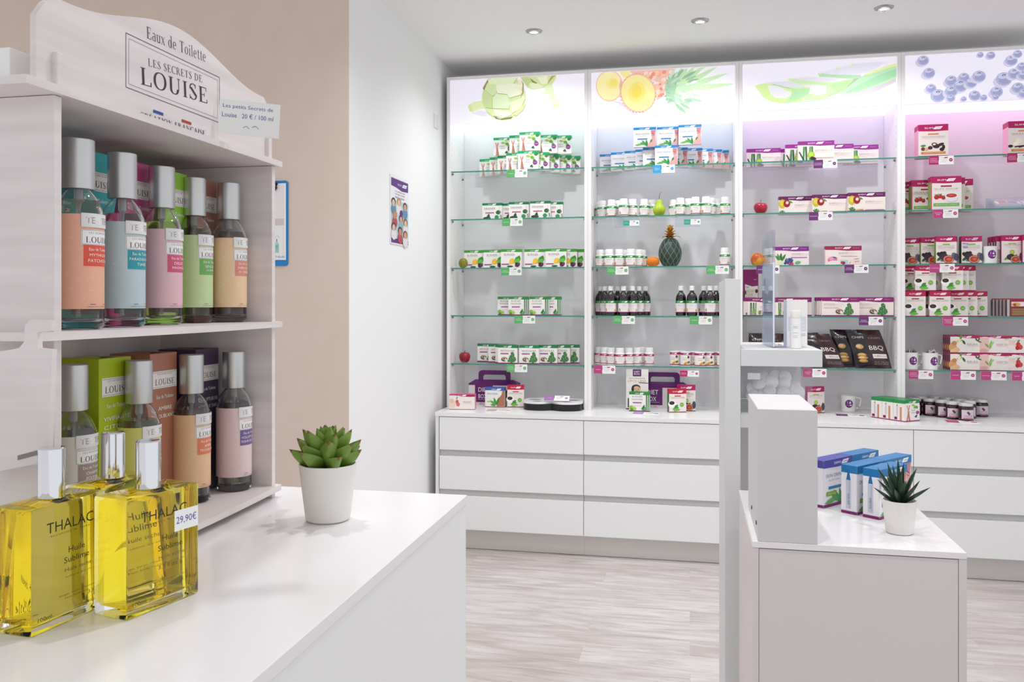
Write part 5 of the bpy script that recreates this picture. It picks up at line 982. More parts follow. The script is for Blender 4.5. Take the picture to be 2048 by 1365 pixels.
# crisp bags
FRONTS = []
def crisp_bag(label, x, y, z, rz, lean, w=.150, h=.200, t_=.022, roll=0, side='both'):
    t = thing('crisp_bag', label, 'crisp bag', (x, y, z), rz, 'black and brown crisp bags')
    def th(a, b_): return t_*(max(0, sin(pi*a))**.6)*(max(0, sin(pi*min(1, max(0, (b_-.05)/.90))))**.5)
    M = Matrix.Rotation(-lean, 4, 'X')
    dk = noisy('black_foil_bag', '#17131a', '#2a1f26', 22, .22, coat=.3, bump=.9); br_ = noisy('brown_foil_bag', '#2e1519', '#43242a', 22, .22, coat=.3, bump=.9)
    R = random.Random(int(x*1000)); ph = R.uniform(0, 6)
    def pt(a, b_, s_): return ((-w/2+w*a)*(1-.05*b_)+roll*h*b_*1.9*(.6+.4*b_), s_*(th(a, b_)+.0006)+.002*sin(9*b_+ph+5*a), h*b_)
    n1, n2 = 16, 16; mb = MB()
    mb.grid(lambda a, b_: pt(a*.48, b_, -1), 8, n2, dk, M).grid(lambda a, b_: pt(.48+a*.52, b_, -1), 8, n2, br_, M).grid(lambda a, b_: pt(1-a, b_, 1), n1, n2, br_, M)
    mb.build('foil_bag', t, True)
    mb = MB()
    def fn(x_, z_, k):
        a, b_ = x_/w, z_/h; q = pt(a, b_, -1); return M @ Vector((q[0], q[1]-.0018-k*STEP, q[2]))
    crisps = []
    for c, px, pz, rx, rz_ in (('#c79a5c', .24, .56, .11, .06), ('#e3c08a', .22, .57, .07, .035), ('#b5803f', .24, .34, .13, .045), ('#d9ae6c', .24, .36, .10, .028), ('#c08a48', .25, .27, .14, .04), ('#e6c692', .22, .28, .09, .022), ('#a8743a', .25, .19, .13, .04), ('#d6a864', .24, .20, .10, .022)):
        crisps.append(('e', c, px*w*1.0, pz*h, rx*w, rz_*h*1.1))
    art(mb, [('t', '#d9d2cc', 'CHIPS', w*.27, h*.80, w*.34, h*.055), ('t', '#9a7f80', 'CRISPS', w*.73, h*.78, w*.36, h*.045)]+crisps+[('t', '#efe6e2', 'BBQ', w*.70, h*.52, w*.40, h*.13), ('r', '#e6dcd8', w*.54, h*.26, w*.94, h*.37), ('t', '#4a2c30', '11,8%', w*.66, h*.315, w*.18, h*.055), ('t', '#4a2c30', 'Protein', w*.84, h*.315, w*.16, h*.03), ('t', '#b5a09e', 'AUX OEUFS', w*.74, h*.16, w*.40, h*.025), ('t', '#b5a09e', 'DE PROTEINES', w*.74, h*.115, w*.40, h*.025)], fn, cols=9)
    mb.build('bag_print', t)
    return t
s = sh(2, 4)
for j, (x, yo, rz, lean, roll, h, lb) in enumerate([
    (1262,.030,-.03,.10,-.14,.212,'upright crisp bag reading BBQ nearest the side panel'), (1085,.072,.0,.12,-.10,.212,'crisp bag showing two stacks of crisps, just behind the nearest bag'), (838,.022,.02,.18,-.20,.190,'tilted crisp bag reading BBQ at the end of the white high shelf'),
    (690,.085,.0,.20,-.12,.195,'crisp bag in the middle of the row behind the cream carton'), (510,.075,.0,.20,-.06,.170,'crisp bag half hidden behind the white pump bottle'), (390,.12,.05,.16,.03,.185,'crisp bag seen past the clear sign holder'), (275,.03,.0,.16,.0,.190,'crisp bag at the white post end of the row'), (1190,.135,.0,.08,-.06,.205,'crisp bag at the very back by the side panel')]):
    p = onY(*C3(x, 0), s.y0+yo); crisp_bag(lb, p.x, s.y0+yo, s.z+.003, rz, lean, h=h, w=.185, roll=roll, t_=.017)
# ================================================================== walls: poster and clipboard
a = onX(779, 347, XW); b_ = onX(816, 363, XW); y0, y1, z1 = a.y, b_.y, a.z; z0 = onX(779, 487, XW).z; w, h = y1-y0, z1-z0
mb = MB().box((XW+.0005, y0, z0), (XW+.004, y1, z1), PAPER)
o = [('r', '#f0eef3', 0, 0, w, h), ('p', '#5f3080', [(w*.04, h*.84), (w*.3, h*.83), (w*.6, h*.80), (w*.96, h*.815), (w*.96, h*.955), (w*.04, h*.955)]), ('t', '#f3edf3', 'BODY', w*.5, h*.885, w*.22, h*.028), ('p', '#f3edf3', [(w*.62, h*.86), (w*.84, h*.865), (w*.90, h*.915), (w*.68, h*.91)]), ('t', '#5f3080', 'LAND', w*.76, h*.888, w*.14, h*.02),
     ('t', '#4a3a6a', '+ DE 2 000 PERSONNES', w*.5, h*.775, w*.56, h*.020), ('t', '#4a3a6a', 'ONT PERDU DU POIDS', w*.5, h*.735, w*.52, h*.020), ('t', '#4a3a6a', 'GRACE A NOUS !', w*.5, h*.69, w*.52, h*.030), ('r', '#5f3080', w*.04, h*.02, w*.96, h*.085), ('t', '#f3edf3', 'www.bodyland.fr', w*.55, h*.052, w*.36, h*.018), ('r', '#b9d0dc', w*.04, h*.095, w*.96, h*.64)]
R = random.Random(4)
for (fx, fz) in ((.16,.60),(.45,.62),(.78,.58),(.22,.42),(.55,.38),(.80,.34),(.16,.24),(.50,.20),(.78,.16)):
    hair = R.choice(['#4a3020','#2a1d18','#7a5433','#b08a4c']); sk = R.choice(['#d9a588','#e6bda2','#c98f70']); top = R.choice(['#5a8fb0','#e6e2e6','#b54a5a','#3f6a8a','#8fb5c4'])
    o += [('e', top, w*fx, h*(fz-.10), w*.14, h*.08), ('e', hair, w*fx, h*(fz+.01), w*.115, h*.062), ('e', sk, w*fx, h*(fz-.005), w*.08, h*.050), line('#8a4a44', w*(fx-.03), h*(fz-.025), w*(fx+.03), h*(fz-.025), .0012)]
o.append(('e', '#5f3080', w*.56, h*.47, w*.08, h*.05))
art(mb, o, flat((XW+.004, y0, z0), (0, 1, 0), (0, 0, 1), (1, 0, 0))); o_ = mb.build('wall_poster'); tag(o_, 'small white and purple poster of smiling people on the side wall', 'poster')
# blue clipboard on the beige wall
a = onY(532, 363, YB); b_ = onY(577, 532, YB); x1, zt, zb = b_.x, a.z, b_.z; x0 = x1-.245; w, h = x1-x0, zt-zb
t = thing('clipboard', 'blue clipboard with a white card hanging on the beige wall', 'clipboard', ((x0+x1)/2, YB, zb))
def rrect(w, h, r, n=5):
    P_ = []
    for cx, cy, a0 in ((w/2-r, h-r, 0), (-w/2+r, h-r, 90), (-w/2+r, r, 180), (w/2-r, r, 270)):
        for k in range(n+1): q = radians(a0+90*k/n); P_.append((cx+r*cos(q), cy+r*sin(q)))
    return P_
RX = Matrix.Rotation(pi/2, 4, 'X')
MB().prism(rrect(w, h, .014), .001, .006, mat('bright_blue_plastic', '#1b7fc4', .35), RX).build('board', t)
q_ = w-.021; mb = MB().box((-w/2+.010, -.0075, .026), (w/2-.009, -.0062, h-.012), PAPER); art(mb, [('r', '#efeaea', 0, 0, w-.03, h-.045), ('r', '#d9cbcb', 0, h*.40, w-.03, h*.48), ('r', '#f3f1f1', 0, 0, w-.038, h*.40), ('t', '#2f6f93', 'THALAC', q_-.028, .012, .048, .010), ('r', '#9fd0cb', q_-.053, .030, q_-.033, .070), ('p', '#bfe0dc', [(q_-.053, .070), (q_-.033, .070), (q_-.038, .080), (q_-.048, .080)]), ('r', '#2a2f36', q_-.0445, .078, q_-.0415, .092), line('#7f9a9c', q_-.054, .088, q_-.047, .104, .001), line('#7f9a9c', q_-.047, .104, q_-.037, .106, .001), line('#7f9a9c', q_-.037, .106, q_-.030, .094, .001), ('r', '#3f8f8c', q_-.049, .058, q_-.037, .0605), ('r', '#3f8f8c', q_-.049, .050, q_-.037, .052)], flat((-w/2+.012, -.0076, .028)))
mb.build('card_sheet', t)
MB().box((-.033, -.016, h-.030), (.062, -.006, h-.006), BLACKP, bev=.003).tube([(.060, -.012, h-.008), (.072, -.014, h-.016), (.070, -.014, h-.030), (.056, -.012, h-.045)], .006, BLACKP, 8).build('clip', t)

# ================================================================== tall counter in front
Z1 = 1.145; cx1 = -.2885; cy1 = 1.0985
t = thing('display_counter', 'tall glossy white counter carrying the perfume stand', 'counter', (-.8, .4, 0))
M = Matrix.Translation((.8, -.4, 0))
MB().box((-1.6, -.60, Z1-.0115), (cx1, cy1, Z1), COUNTER, M, bev=.0006).build('counter_slab', t)
MB().box((-1.59, -.59, .0), (cx1-.0015, cy1-.0015, Z1-.012), WHITE, M).build('counter_side', t)
# ---- lower counter
Z2 = .91; c1 = onZ(1934, 1107, Z2); lx0 = onZ(1505, 1084, Z2).x; ly0 = c1.y; lx1 = c1.x; ly1 = 2.31
LOWW = mat('soft_grey_white_board', '#ddd4d4', .4)
t = thing('low_counter', 'low white square counter with the blue cartons on it', 'counter', ((lx0+lx1)/2, ly0, 0)); M = Matrix.Translation((-(lx0+lx1)/2, -ly0, 0))
MB().box((lx0, ly0, Z2-.0125), (lx1, ly1, Z2), mat('glossy_white_counter_top', '#f0edee', .16), M, bev=.0005).build('counter_slab', t)
MB().box((lx0, ly0+.0005, 0), (lx0+.0125, ly1, Z2-.013), LOWW, M).build('side_board', t); MB().box((lx1-.0145, ly0+.0005, 0), (lx1, ly1, Z2-.013), LOWW, M).build('side_board', t)
MB().box((lx0+.0135, ly0+.0015, .0), (lx1-.0155, ly0+.014, Z2-.0145), LOWW, M).build('front_board', t); MB().box((lx0+.0135, ly1-.014, 0), (lx1-.0155, ly1-.001, Z2-.0135), LOWW, M).build('back_board', t)
# raised block on the counter edge
bx0 = onZ(1516, 1085, Z2).x; bx1 = onZ(1635, 1090, Z2).x; bz = onY(1575, 820, ly0+.001).z
t = thing('display_block', 'tall narrow white box standing on the low counter edge', 'display block', ((bx0+bx1)/2, ly0+.15, Z2+.0003)); hh_ = bz-Z2; ww_ = bx1-bx0
MB().box((-ww_/2, -.149, 0), (ww_/2, .146, hh_), mat('satin_grey_white', '#d5d1d2', .45), bev=.0012).build('box_shell', t)
mb = MB()
for y in (-.115, .02): mb.lathe([(.0045, 0), (.0045, .0015), (.0001, .0018)], DARK, 12, Matrix.Translation((-ww_/2-.0001, y, .03)) @ Matrix.Rotation(-pi/2, 4, 'Y'))
mb.build('screws', t)
mb = MB(); art(mb, [('t', '#c9aab0', 'MERCI DE VOTRE VISITE', .085, .012, .045, .0022)], flat((-ww_/2, -.149, .006))); 
# ---- post and high shelf behind
YP = 2.36; pxa = onY(1450, 0, YP).x; pxb = onY(1481, 0, YP).x; pz = onY(1460, 558, YP).z
t = thing('display_gondola', 'slim white upright panel with a small shelf behind the low counter', 'display stand', ((pxa+pxb)/2, YP, 0)); M = Matrix.Translation((-(pxa+pxb)/2, -YP, 0)); PST = mat('satin_white_upright', '#d9d9d9', .45)
MB().box((pxa, YP, 0), (pxb, YP+.47, pz), PST, M, bev=.001).build('upright_panel', t)
sz = onY(1645, 701, YP).z; sx1 = onY(1645, 0, YP).x; th_ = sz-onY(1645, 735, YP).z
MB().box((pxb+.0005, YP, sz-th_), (sx1, YP+.43, sz), PST, M, bev=.001).build('shelf_board', t)
z3 = 1.098; MB().box((pxb+.0005, YP+.02, z3-.035), (sx1-.02, YP+.43, z3), PST, M, bev=.001).build('lower_shelf_board', t)
MB().box((pxb+.0005, YP+.445, .06), (sx1, YP+.47, sz-th_-.001), PST, M).build('back_board', t)
MB().box((pxb+.0005, YP+.02, .0), (sx1-.02, YP+.443, .06), PST, M).build('base_board', t)
# clear sign holder
a = onZ(1535, 688, sz); t = thing('sign_holder', 'tall clear acrylic sign holder seen almost edge on', 'sign holder', (a.x-.010, YP+.19, sz+.0004), radians(-87)); hS = .325; wS = .21
MB().box((-wS/2, -.004, 0), (wS/2, -.0025, hS), ACRYL).box((-wS/2, .0025, 0), (wS/2, .004, hS), ACRYL).box((-wS/2, -.004, 0), (wS/2, .045, .002), ACRYL).build('clear_sleeve', t)
mb = MB().box((-wS/2+.003, -.0018, .003), (wS/2-.003, .0018, hS-.09), mat('pale_blue_print', '#eff1f5', .5)); art(mb, [('r', '#d3d7e6', .0, .0, wS-.01, .05), ('r', '#8b95bd', .02, .09, wS-.03, .12), ('r', '#8b95bd', .02, .16, .05, .19)], flat((-wS/2+.005, -.0018, .004))); mb.build('printed_sheet', t)
# cream carton and bottle
a = onZ(1568, 690, sz); t = thing('cream_carton', 'tall white cosmetic carton with fine blue print on the high shelf', 'box', (a.x+.018, YP+.160, sz+.0004), .12)
mb = MB().box((-.028, -.020, 0), (.028, .020, .132), CARD, bev=.0006); art(mb, [('r', '#d6dbe9', .004, .045, .052, .085), ('r', '#e9ebf3', .008, .05, .05, .052), ('r', '#e9ebf3', .008, .06, .05, .062), ('r', '#e9ebf3', .008, .07, .05, .072), ('r', '#c2c9de', .008, .032, .05, .034), ('r', '#c2c9de', .008, .036, .05, .038), ('r', '#c2c9de', .008, .026, .04, .028)], flat((-.028, -.0202, 0))); mb.build('carton', t)
a = onZ(1588, 696, sz); t = thing('pump_bottle', 'white airless pump bottle standing before the white cosmetic carton', 'bottle', (a.x, YP+.075, sz+.0004))
MB().lathe([(.0135, 0), (.0145, .001), (.0145, .080), (.0135, .081)], CERAM, 28).build('bottle_body', t, 35); MB().lathe([(.0138, .0815), (.0142, .083), (.0142, .100), (.012, .1035), (.0001, .104)], mat('frosted_white_cap', '#efece6', .35), 28, cap1=False).build('cap', t, 35)
mb = MB(); art(mb, [('r', '#c3c3c0', -.009, z, .004, z+.0012) for z in (.030, .034, .042, .055, .059)], wrap(.0145, -pi/2, 0), cols=4); mb.build('fine_print', t)
# bag of cotton pads on the lower shelf
t = thing('cotton_pad_bag', 'clear bag full of round white cotton pads above the block', 'bag', ((pxb+sx1)/2-.004, YP+.10, z3+.002), .0)
cot = noisy('cotton_fibre', '#ffffff', '#f8f7f6', 120, .9, bump=.1); R = random.Random(9)
cents = [(-.070, .0, .030), (-.035, .005, .036), (.0, 0, .040), (.035, .004, .034), (.065, -.002, .030), (-.05, .002, .075), (-.012, -.003, .082), (.025, .003, .078), (.055, 0, .066), (-.07, .02, .055), (.0, .02, .10), (.03, .02, .10), (-.04, .02, .10), (.07, .02, .045), (-.02, -.02, .05), (.02, -.02, .045)]
MB().grid(lambda a, b_: (-.095+.19*a, -.030*sin(pi*a)**.5*(.25+.75*sin(pi*b_)**.6)-.014, .001+.125*b_), 12, 10, clear('clear_bag_film', '#fafafc', edge=True)).grid(lambda a, b_: (-.095+.19*a, .040*sin(pi*a)**.5*(.25+.75*sin(pi*b_)**.6)+.012, .001+.125*b_), 12, 10, clear('clear_bag_film')).build('plastic_film', t, True)
mb = MB().box((-.078, -.049, .0905), (-.045, -.0485, .108), PAPER); mb.build('sticker', t)
base = MB().lathe([(.0001, -.0045), (.015, -.004), (.018, 0), (.015, .004), (.0001, .0045)], cot, 20, cap0=False, cap1=False).mesh('cotton_pad', 60)
for k, (x, y, z) in enumerate(cents):
    o = bpy.data.objects.new('cotton_pad', base); COL.objects.link(o); o.location = Vector((t.location.x+x*.88, t.location.y+y*.7, z3+.019+z*.78)); o.rotation_euler = (pi/2-.3+R.uniform(-.35, .35), 0, R.uniform(-.6, .6))
    tag(o, 'round white cotton pad in the clear bag, %s %s' % (ORD[k % 5]+' across in the', ('bottom layer', 'middle layer', 'top layer', 'back layer')[k//5]), 'cotton pad', 'cotton pads in the clear bag')

# goods on the low counter
def dermo(k, u, v, back, label, rz=radians(50), step_=0):
    p = onZ(u, v, Z2); q = K[k]; rt = Matrix.Rotation(rz, 3, 'Z'); c = rt @ Vector((q['w']*(.5+(1.02 if back else 0)), q['d']/2+step_, 0)); put(k, (p.x+c.x, p.y+c.y, Z2+.0004), rz, label, 'skin drink cartons on the low counter')
dermo('dermoviolet', *E1(1066, 913), 0, step_=.139, label= 'skin drink carton with violet lid at the block end')
dermo('dermo', *E1(1066, 913), 0, 'skin drink carton with blue lid, middle of the front row', step_=.0537)
dermo('dermo', *E1(1066, 913), 0, 'skin drink carton with blue lid and handwritten note behind the plant')
dermo('dermo', *E1(1066, 913), 1, step_=.139, label= 'skin drink carton with blue lid behind the violet one')
dermo('dermo', *E1(1066, 913), 1, step_=.0537, label= 'skin drink carton with blue lid behind the middle one')
p = onZ(*E1(1066, 913), Z2); rz = radians(50); rt = Matrix.Rotation(rz, 3, 'Z')
mb = MB().box((0, -.0006, 0), (.050, 0, .036), PAPER); hw = '#4a4a52'
art(mb, [('t', hw, '2 SKIN DRINK ACHETES', .026, .030, .040, .0035), ('t', hw, 'UNE TROUSSE', .022, .022, .032, .0038), ('t', hw, 'DERMO-SPA', .022, .014, .030, .0038), ('t', hw, 'OFFERTE !', .020, .006, .024, .0038)], flat((0, -.0006, 0), off=.0001))
o = mb.build('handwritten_note'); q = rt @ Vector((-.004, -.0065, 0)); o.location = (p.x+q.x, p.y+q.y, Z2+.064); o.rotation_euler = (0, .18, rz); tag(o, 'small handwritten white note stuck on the blue carton', 'note')
# potted plants
def pot(t, r1, r0, h, m):
    MB().lathe([(r0*.9, 0), (r0, .002), (r1, h), (r1-.002, h), (r1-.003, h-.003), (r1-.004, h-.012), (.0001, h-.012)], m, 40, cap1=False).build('plant_pot', t, 40)
    MB().lathe([(r1-.0045, h-.0115), (r1*.5, h-.008), (.0001, h-.007)], noisy('potting_soil', '#1d1410', '#3a2a20', 90, .95, bump=.8), 24, cap0=False, cap1=False).build('soil', t)
def blade(mb, a, z0, ln, wd, tilt, m, thick=.25, bend=0, tipm=None, n=12):
    """a fleshy pointed leaf: a azimuth, tilt from the horizontal"""
    L_ = []; prof_ = []
    for j in range(n+1):
        q = j/n; ti = tilt+bend*q; prof_.append(ti)
    x = z = 0; pts = []
    for j in range(n+1):
        pts.append((x, z)); x += ln/n*cos(prof_[j]); z += ln/n*sin(prof_[j])
    for j, (x, z) in enumerate(pts):
        q = j/n; ww = wd*max(.02, sin(pi/2*min(1, (q+.15)/.6))*(1 if q < .5 else 1-((q-.5)/.5)**1.7)); ti = prof_[j]
        c = Vector((x*cos(a), x*sin(a), z0+z)); sd = Vector((-sin(a), cos(a), 0)); up_ = Vector((-sin(ti)*cos(a), -sin(ti)*sin(a), cos(ti)))
        for sx, uz in ((-1, .25), (-.5, .0), (0, -.12), (.5, .0), (1, .25), (.5, -thick*1.3), (0, -thick*1.9), (-.5, -thick*1.3)): L_.append(c+sd*sx*ww/2+up_*uz*ww)
    fs = [(j*8+k, j*8+(k+1) % 8, (j+1)*8+(k+1) % 8, (j+1)*8+k) for j in range(n) for k in range(8)]+[tuple(range(8))[::-1], tuple(n*8+k for k in range(8))]
    if tipm:
        k0 = len(fs)-2-8*1; mb.add(L_, fs[:k0]+[fs[-2]], m); mb.add(L_, fs[k0:-2]+[fs[-1]], tipm)
    else: mb.add(L_, fs, m)
p = onZ(656, 1040, Z1); t = thing('potted_succulent', 'green rosette succulent in a white tapered pot on the tall counter', 'potted plant', (p.x, p.y+.0, Z1+.0003))
PM = mat('matt_white_pot', '#ece8e4', .5); pot(t, .0335, .0258, .066, PM)
sg = noisy('succulent_green', '#5d7a2c', '#8aa848', 22, .42, lo=.3, hi=.7, coat=.1); st_ = noisy('succulent_red_tip', '#86553c', '#7a6236', 22, .42)
R = random.Random(11); mb = MB().tube([(0, 0, .055), (0, 0, .085)], .006, sg, 8)
for lv, (n, z0, ln, wd, ti, bend) in enumerate(((7, .062, .047, .020, .30, .28), (7, .067, .046, .020, .50, .30), (6, .075, .041, .018, .72, .30), (5, .083, .030, .014, .85, .35), (4, .091, .022, .010, 1.0, .2), (3, .097, .013, .006, 1.2, 0))):
    for k in range(n): blade(mb, 2*pi*k/n+lv*.55+R.uniform(-.12, .12), z0, ln*R.uniform(.92, 1.08), wd, ti+R.uniform(-.06, .06), sg, bend=bend, tipm=st_ if lv < 3 else None)
mb.fixn = True; mb.build('succulent_rosette', t, 60)
p = onZ(1799, 1066, Z2); t = thing('potted_aloe', 'small spiky dark green aloe in a white pot before the blue cartons', 'potted plant', (p.x, p.y, Z2+.0003)); pot(t, .0345, .0275, .070, PM)
ag = noisy('dark_aloe_green', '#16291d', '#2a4a30', 30, .4, coat=.1); mb = MB()
for lv, (n, ln, wd, ti, bend) in enumerate(((6, .074, .0095, .72, -.10), (6, .080, .010, .98, .05), (5, .082, .010, 1.2, .10), (3, .084, .009, 1.42, 0))):
    for k in range(n): blade(mb, 2*pi*k/n+lv*.5+R.uniform(-.2, .2), .058+.002*lv, ln*R.uniform(.85, 1.1), wd, ti+R.uniform(-.1, .1), ag, bend=bend)
mb.fixn = True; mb.build('aloe_leaves', t, 60)
# ================================================================== perfume stand on the tall counter
XS = -.532; WD = noisy('white_painted_plywood', '#e9e1e0', '#ded5d4', 5, .55, (1, 1, 12), bump=.1)
XB = -.70
t = thing('perfume_stand', 'white painted wooden perfume stand with three tiers and lettered header', 'display stand', (XS, .84, Z1)); M = Matrix.Translation((-XS, -.84, -Z1))
for y in (.638, 1.028): MB().box((XB, y, Z1+.0002), (XS, y+.009, 1.5775), WD, M, bev=.0006).build('side_panel', t)
def shelf_poly(y0, y1, bulge, xf=XS):
    n = 16; return [(XB, y0), (XB, y1)]+[(xf+(.006 if y1+(y0-y1)*k/n > .73 or bulge != .0061 else .0005)+(bulge*sin(pi*k/n) if y1+(y0-y1)*k/n > .73 or bulge != .0061 else 0), y1+(y0-y1)*k/n) for k in range(n+1)]
for z0, bu, y0, y1, nm in ((1.1535, .0061, .648, 1.042, 'bottom_shelf'), (1.3675, .014, .615, 1.045, 'middle_shelf'), (1.5780, .0, .600, 1.045, 'top_shelf')):
    MB().prism(shelf_poly(y0, y1, bu), z0, z0+.0072, WD, M).build(nm, t)
MB().box((XB, .645, 1.162), (XB+.006, 1.03, 1.577), WD, M).build('back_panel', t)
# header board: a soft wave, highest in the middle
hz = 1.5855; yl, yr = .622, 1.034
def hprof(q):
    return .078+.030*(.5-.5*cos(2*pi*min(1, max(0, (q-.08)/.84))))
n = 40; pl = [(yl, hz), (yr, hz)]+[(yr-(yr-yl)*k/n, hz+hprof(1-k/n)-(.022 if k in (0, n) else .008 if k in (1, n-1) else 0)) for k in range(n+1)]
Mx = M @ Matrix(((0, 0, 1, 0), (1, 0, 0, 0), (0, 1, 0, 0), (0, 0, 0, 1)))
HX = XS-.004
hd = MB().prism([(a, b_) for a, b_ in pl], HX-.006, HX, WD, Mx).build('header_board', t)
for y in (.640, 1.018): MB().box((HX-.012, y, hz), (HX+.005, y+.009, hz+.030), WD, M, bev=.0015).build('header_tab', t)
# lettering on the header, set out from the photograph's corners
def hq(u, v): p = onX(u, v, HX); return (p.y, p.z)
ops = []
def between(u0, v0, u1, v1, s, hgt, c, f='s', dz=0):
    a, b_ = hq(u0, v0), hq(u1, v1); ops.append((f, c, s, (a[0]+b_[0])/2, (a[1]+b_[1])/2+dz, abs(b_[0]-a[0]), hgt, math.degrees(atan2(b_[1]-a[1], b_[0]-a[0]))))
between(293, 64, 411, 113, 'Eaux de Toilette', .0125, '#4a4560'); between(296, 124, 404, 158, 'LES SECRETS DE', .0080, '#5f5a6c'); between(281, 151, 414, 192, 'LOUISE', .0178, '#2c2a38')
def frame(c, i, w):
    q = [hq(253, 70), hq(440.5, 153), hq(437, 243), hq(250, 176)]; cy = sum(a for a, b_ in q)/4; cz = sum(b_ for a, b_ in q)/4; y0, y1 = (q[0][0]+q[3][0])/2+i, (q[1][0]+q[2][0])/2-i; z1, z0 = (q[0][1]+q[1][1])/2-i, (q[2][1]+q[3][1])/2+i
    for a in ((y0, z0, y1, z0), (y1, z0, y1, z1), (y1, z1, y0, z1), (y0, z1, y0, z0)): ops.append(line(c, *a, w))
frame('#55505f', 0, .0007); frame('#7a7684', .0042, .0004)
a = hq(306, 222); ops.append(('r', '#2b4aa0', a[0], a[1]-.0015, a[0]+.017, a[1]+.0015)); a = hq(363, 241); ops.append(('r', '#b5382e', a[0], a[1]-.0015, a[0]+.018, a[1]+.0015))
between(280, 228, 410, 266, 'CRÉATION FRANÇAISE', .0072, '#3a3a4a', dz=0)
mb = MB(); art(mb, ops, flat(Vector((HX, 0, 0))-Vector((XS, .84, Z1)), (0, 1, 0), (0, 0, 1), (1, 0, 0), off=.0002, step=2e-5)); mb.build('header_lettering', hd)
# handwritten price card tucked behind the tab
p = onD(496, 238, 1.0); w, h = .068, .040; mb = MB().box((-w/2, -.0004, -h/2), (w/2, .0004, h/2), PAPER); hw = '#4858a8'
art(mb, [('t', hw, 'Les petits Secrets de', w*.47, h*.80, w*.82, h*.14), ('t', hw, 'Louise   20 € / 100 ml', w*.47, h*.56, w*.84, h*.14), line(hw, w*.40, h*.22, w*.46, h*.27, .0005), line(hw, w*.46, h*.27, w*.50, h*.2, .0005), line(hw, w*.55, h*.25, w*.6, h*.3, .0005), line(hw, w*.6, h*.3, w*.66, h*.22, .0005)], flat((-w/2, -.0004, -h/2), off=.0001))
o = mb.build('handwritten_price_card'); o.location = (p.x+.002, p.y, p.z); o.rotation_euler = (0, .05, radians(28)); tag(o, 'white handwritten card reading 20 euros on the stand header', 'price card')
# leaflet holder hooked over the shelf end, and a folded paper on top
t = thing('leaflet_holder', 'white wooden hook plate hanging on the near side of the perfume stand', 'holder', (-.60, .617, 1.25)); yh = .6085; RXn = Matrix.Rotation(pi/2, 4, 'X')
def hx(u, v, y=yh): p_ = onY(u, v, y); return (p_.x+.60, p_.z-1.25)
pts = [hx(-60, 960), hx(0, 943), hx(92, 925), hx(101, 700), hx(72, 697), hx(71, 665), hx(100, 662), hx(100, 641), hx(56, 640), hx(46, 652), hx(44, 685), hx(34, 697), hx(0, 703), hx(-60, 703)]
MB().prism(pts, .001, .0065, WD, RXn).build('hook_plate', t)
mb = MB(); s0 = hx(32, 917); s1 = hx(73, 906); mb.add([(s0[0], -.0069, s0[1]-.002), (s1[0], -.0069, s1[1]-.002), (s1[0], -.0069, s1[1]+.0018), (s0[0], -.0069, s0[1]+.0018)], [(0, 1, 2, 3)], mat('grey_slot', '#8a8380', .7)); mb.build('slot', t)
o = MB().box((-.080, 0, 0), (.0, .12, .030), PAPER, bev=.001).build('leaflet_box', None, False, (-.562, .622, 1.5856)); tag(o, 'low white box lying on top of the perfume stand', 'box')
o = MB().box((-.050, -.001, 0), (.050, .001, .016), mat('lilac_paper', '#cdc8d8', .6)).build('folded_paper', None, False, (-.625, .6185, 1.6175)); o.rotation_euler = (-.25, -.30, .0); tag(o, 'pale lilac folded paper lying on top of the perfume stand', 'paper')

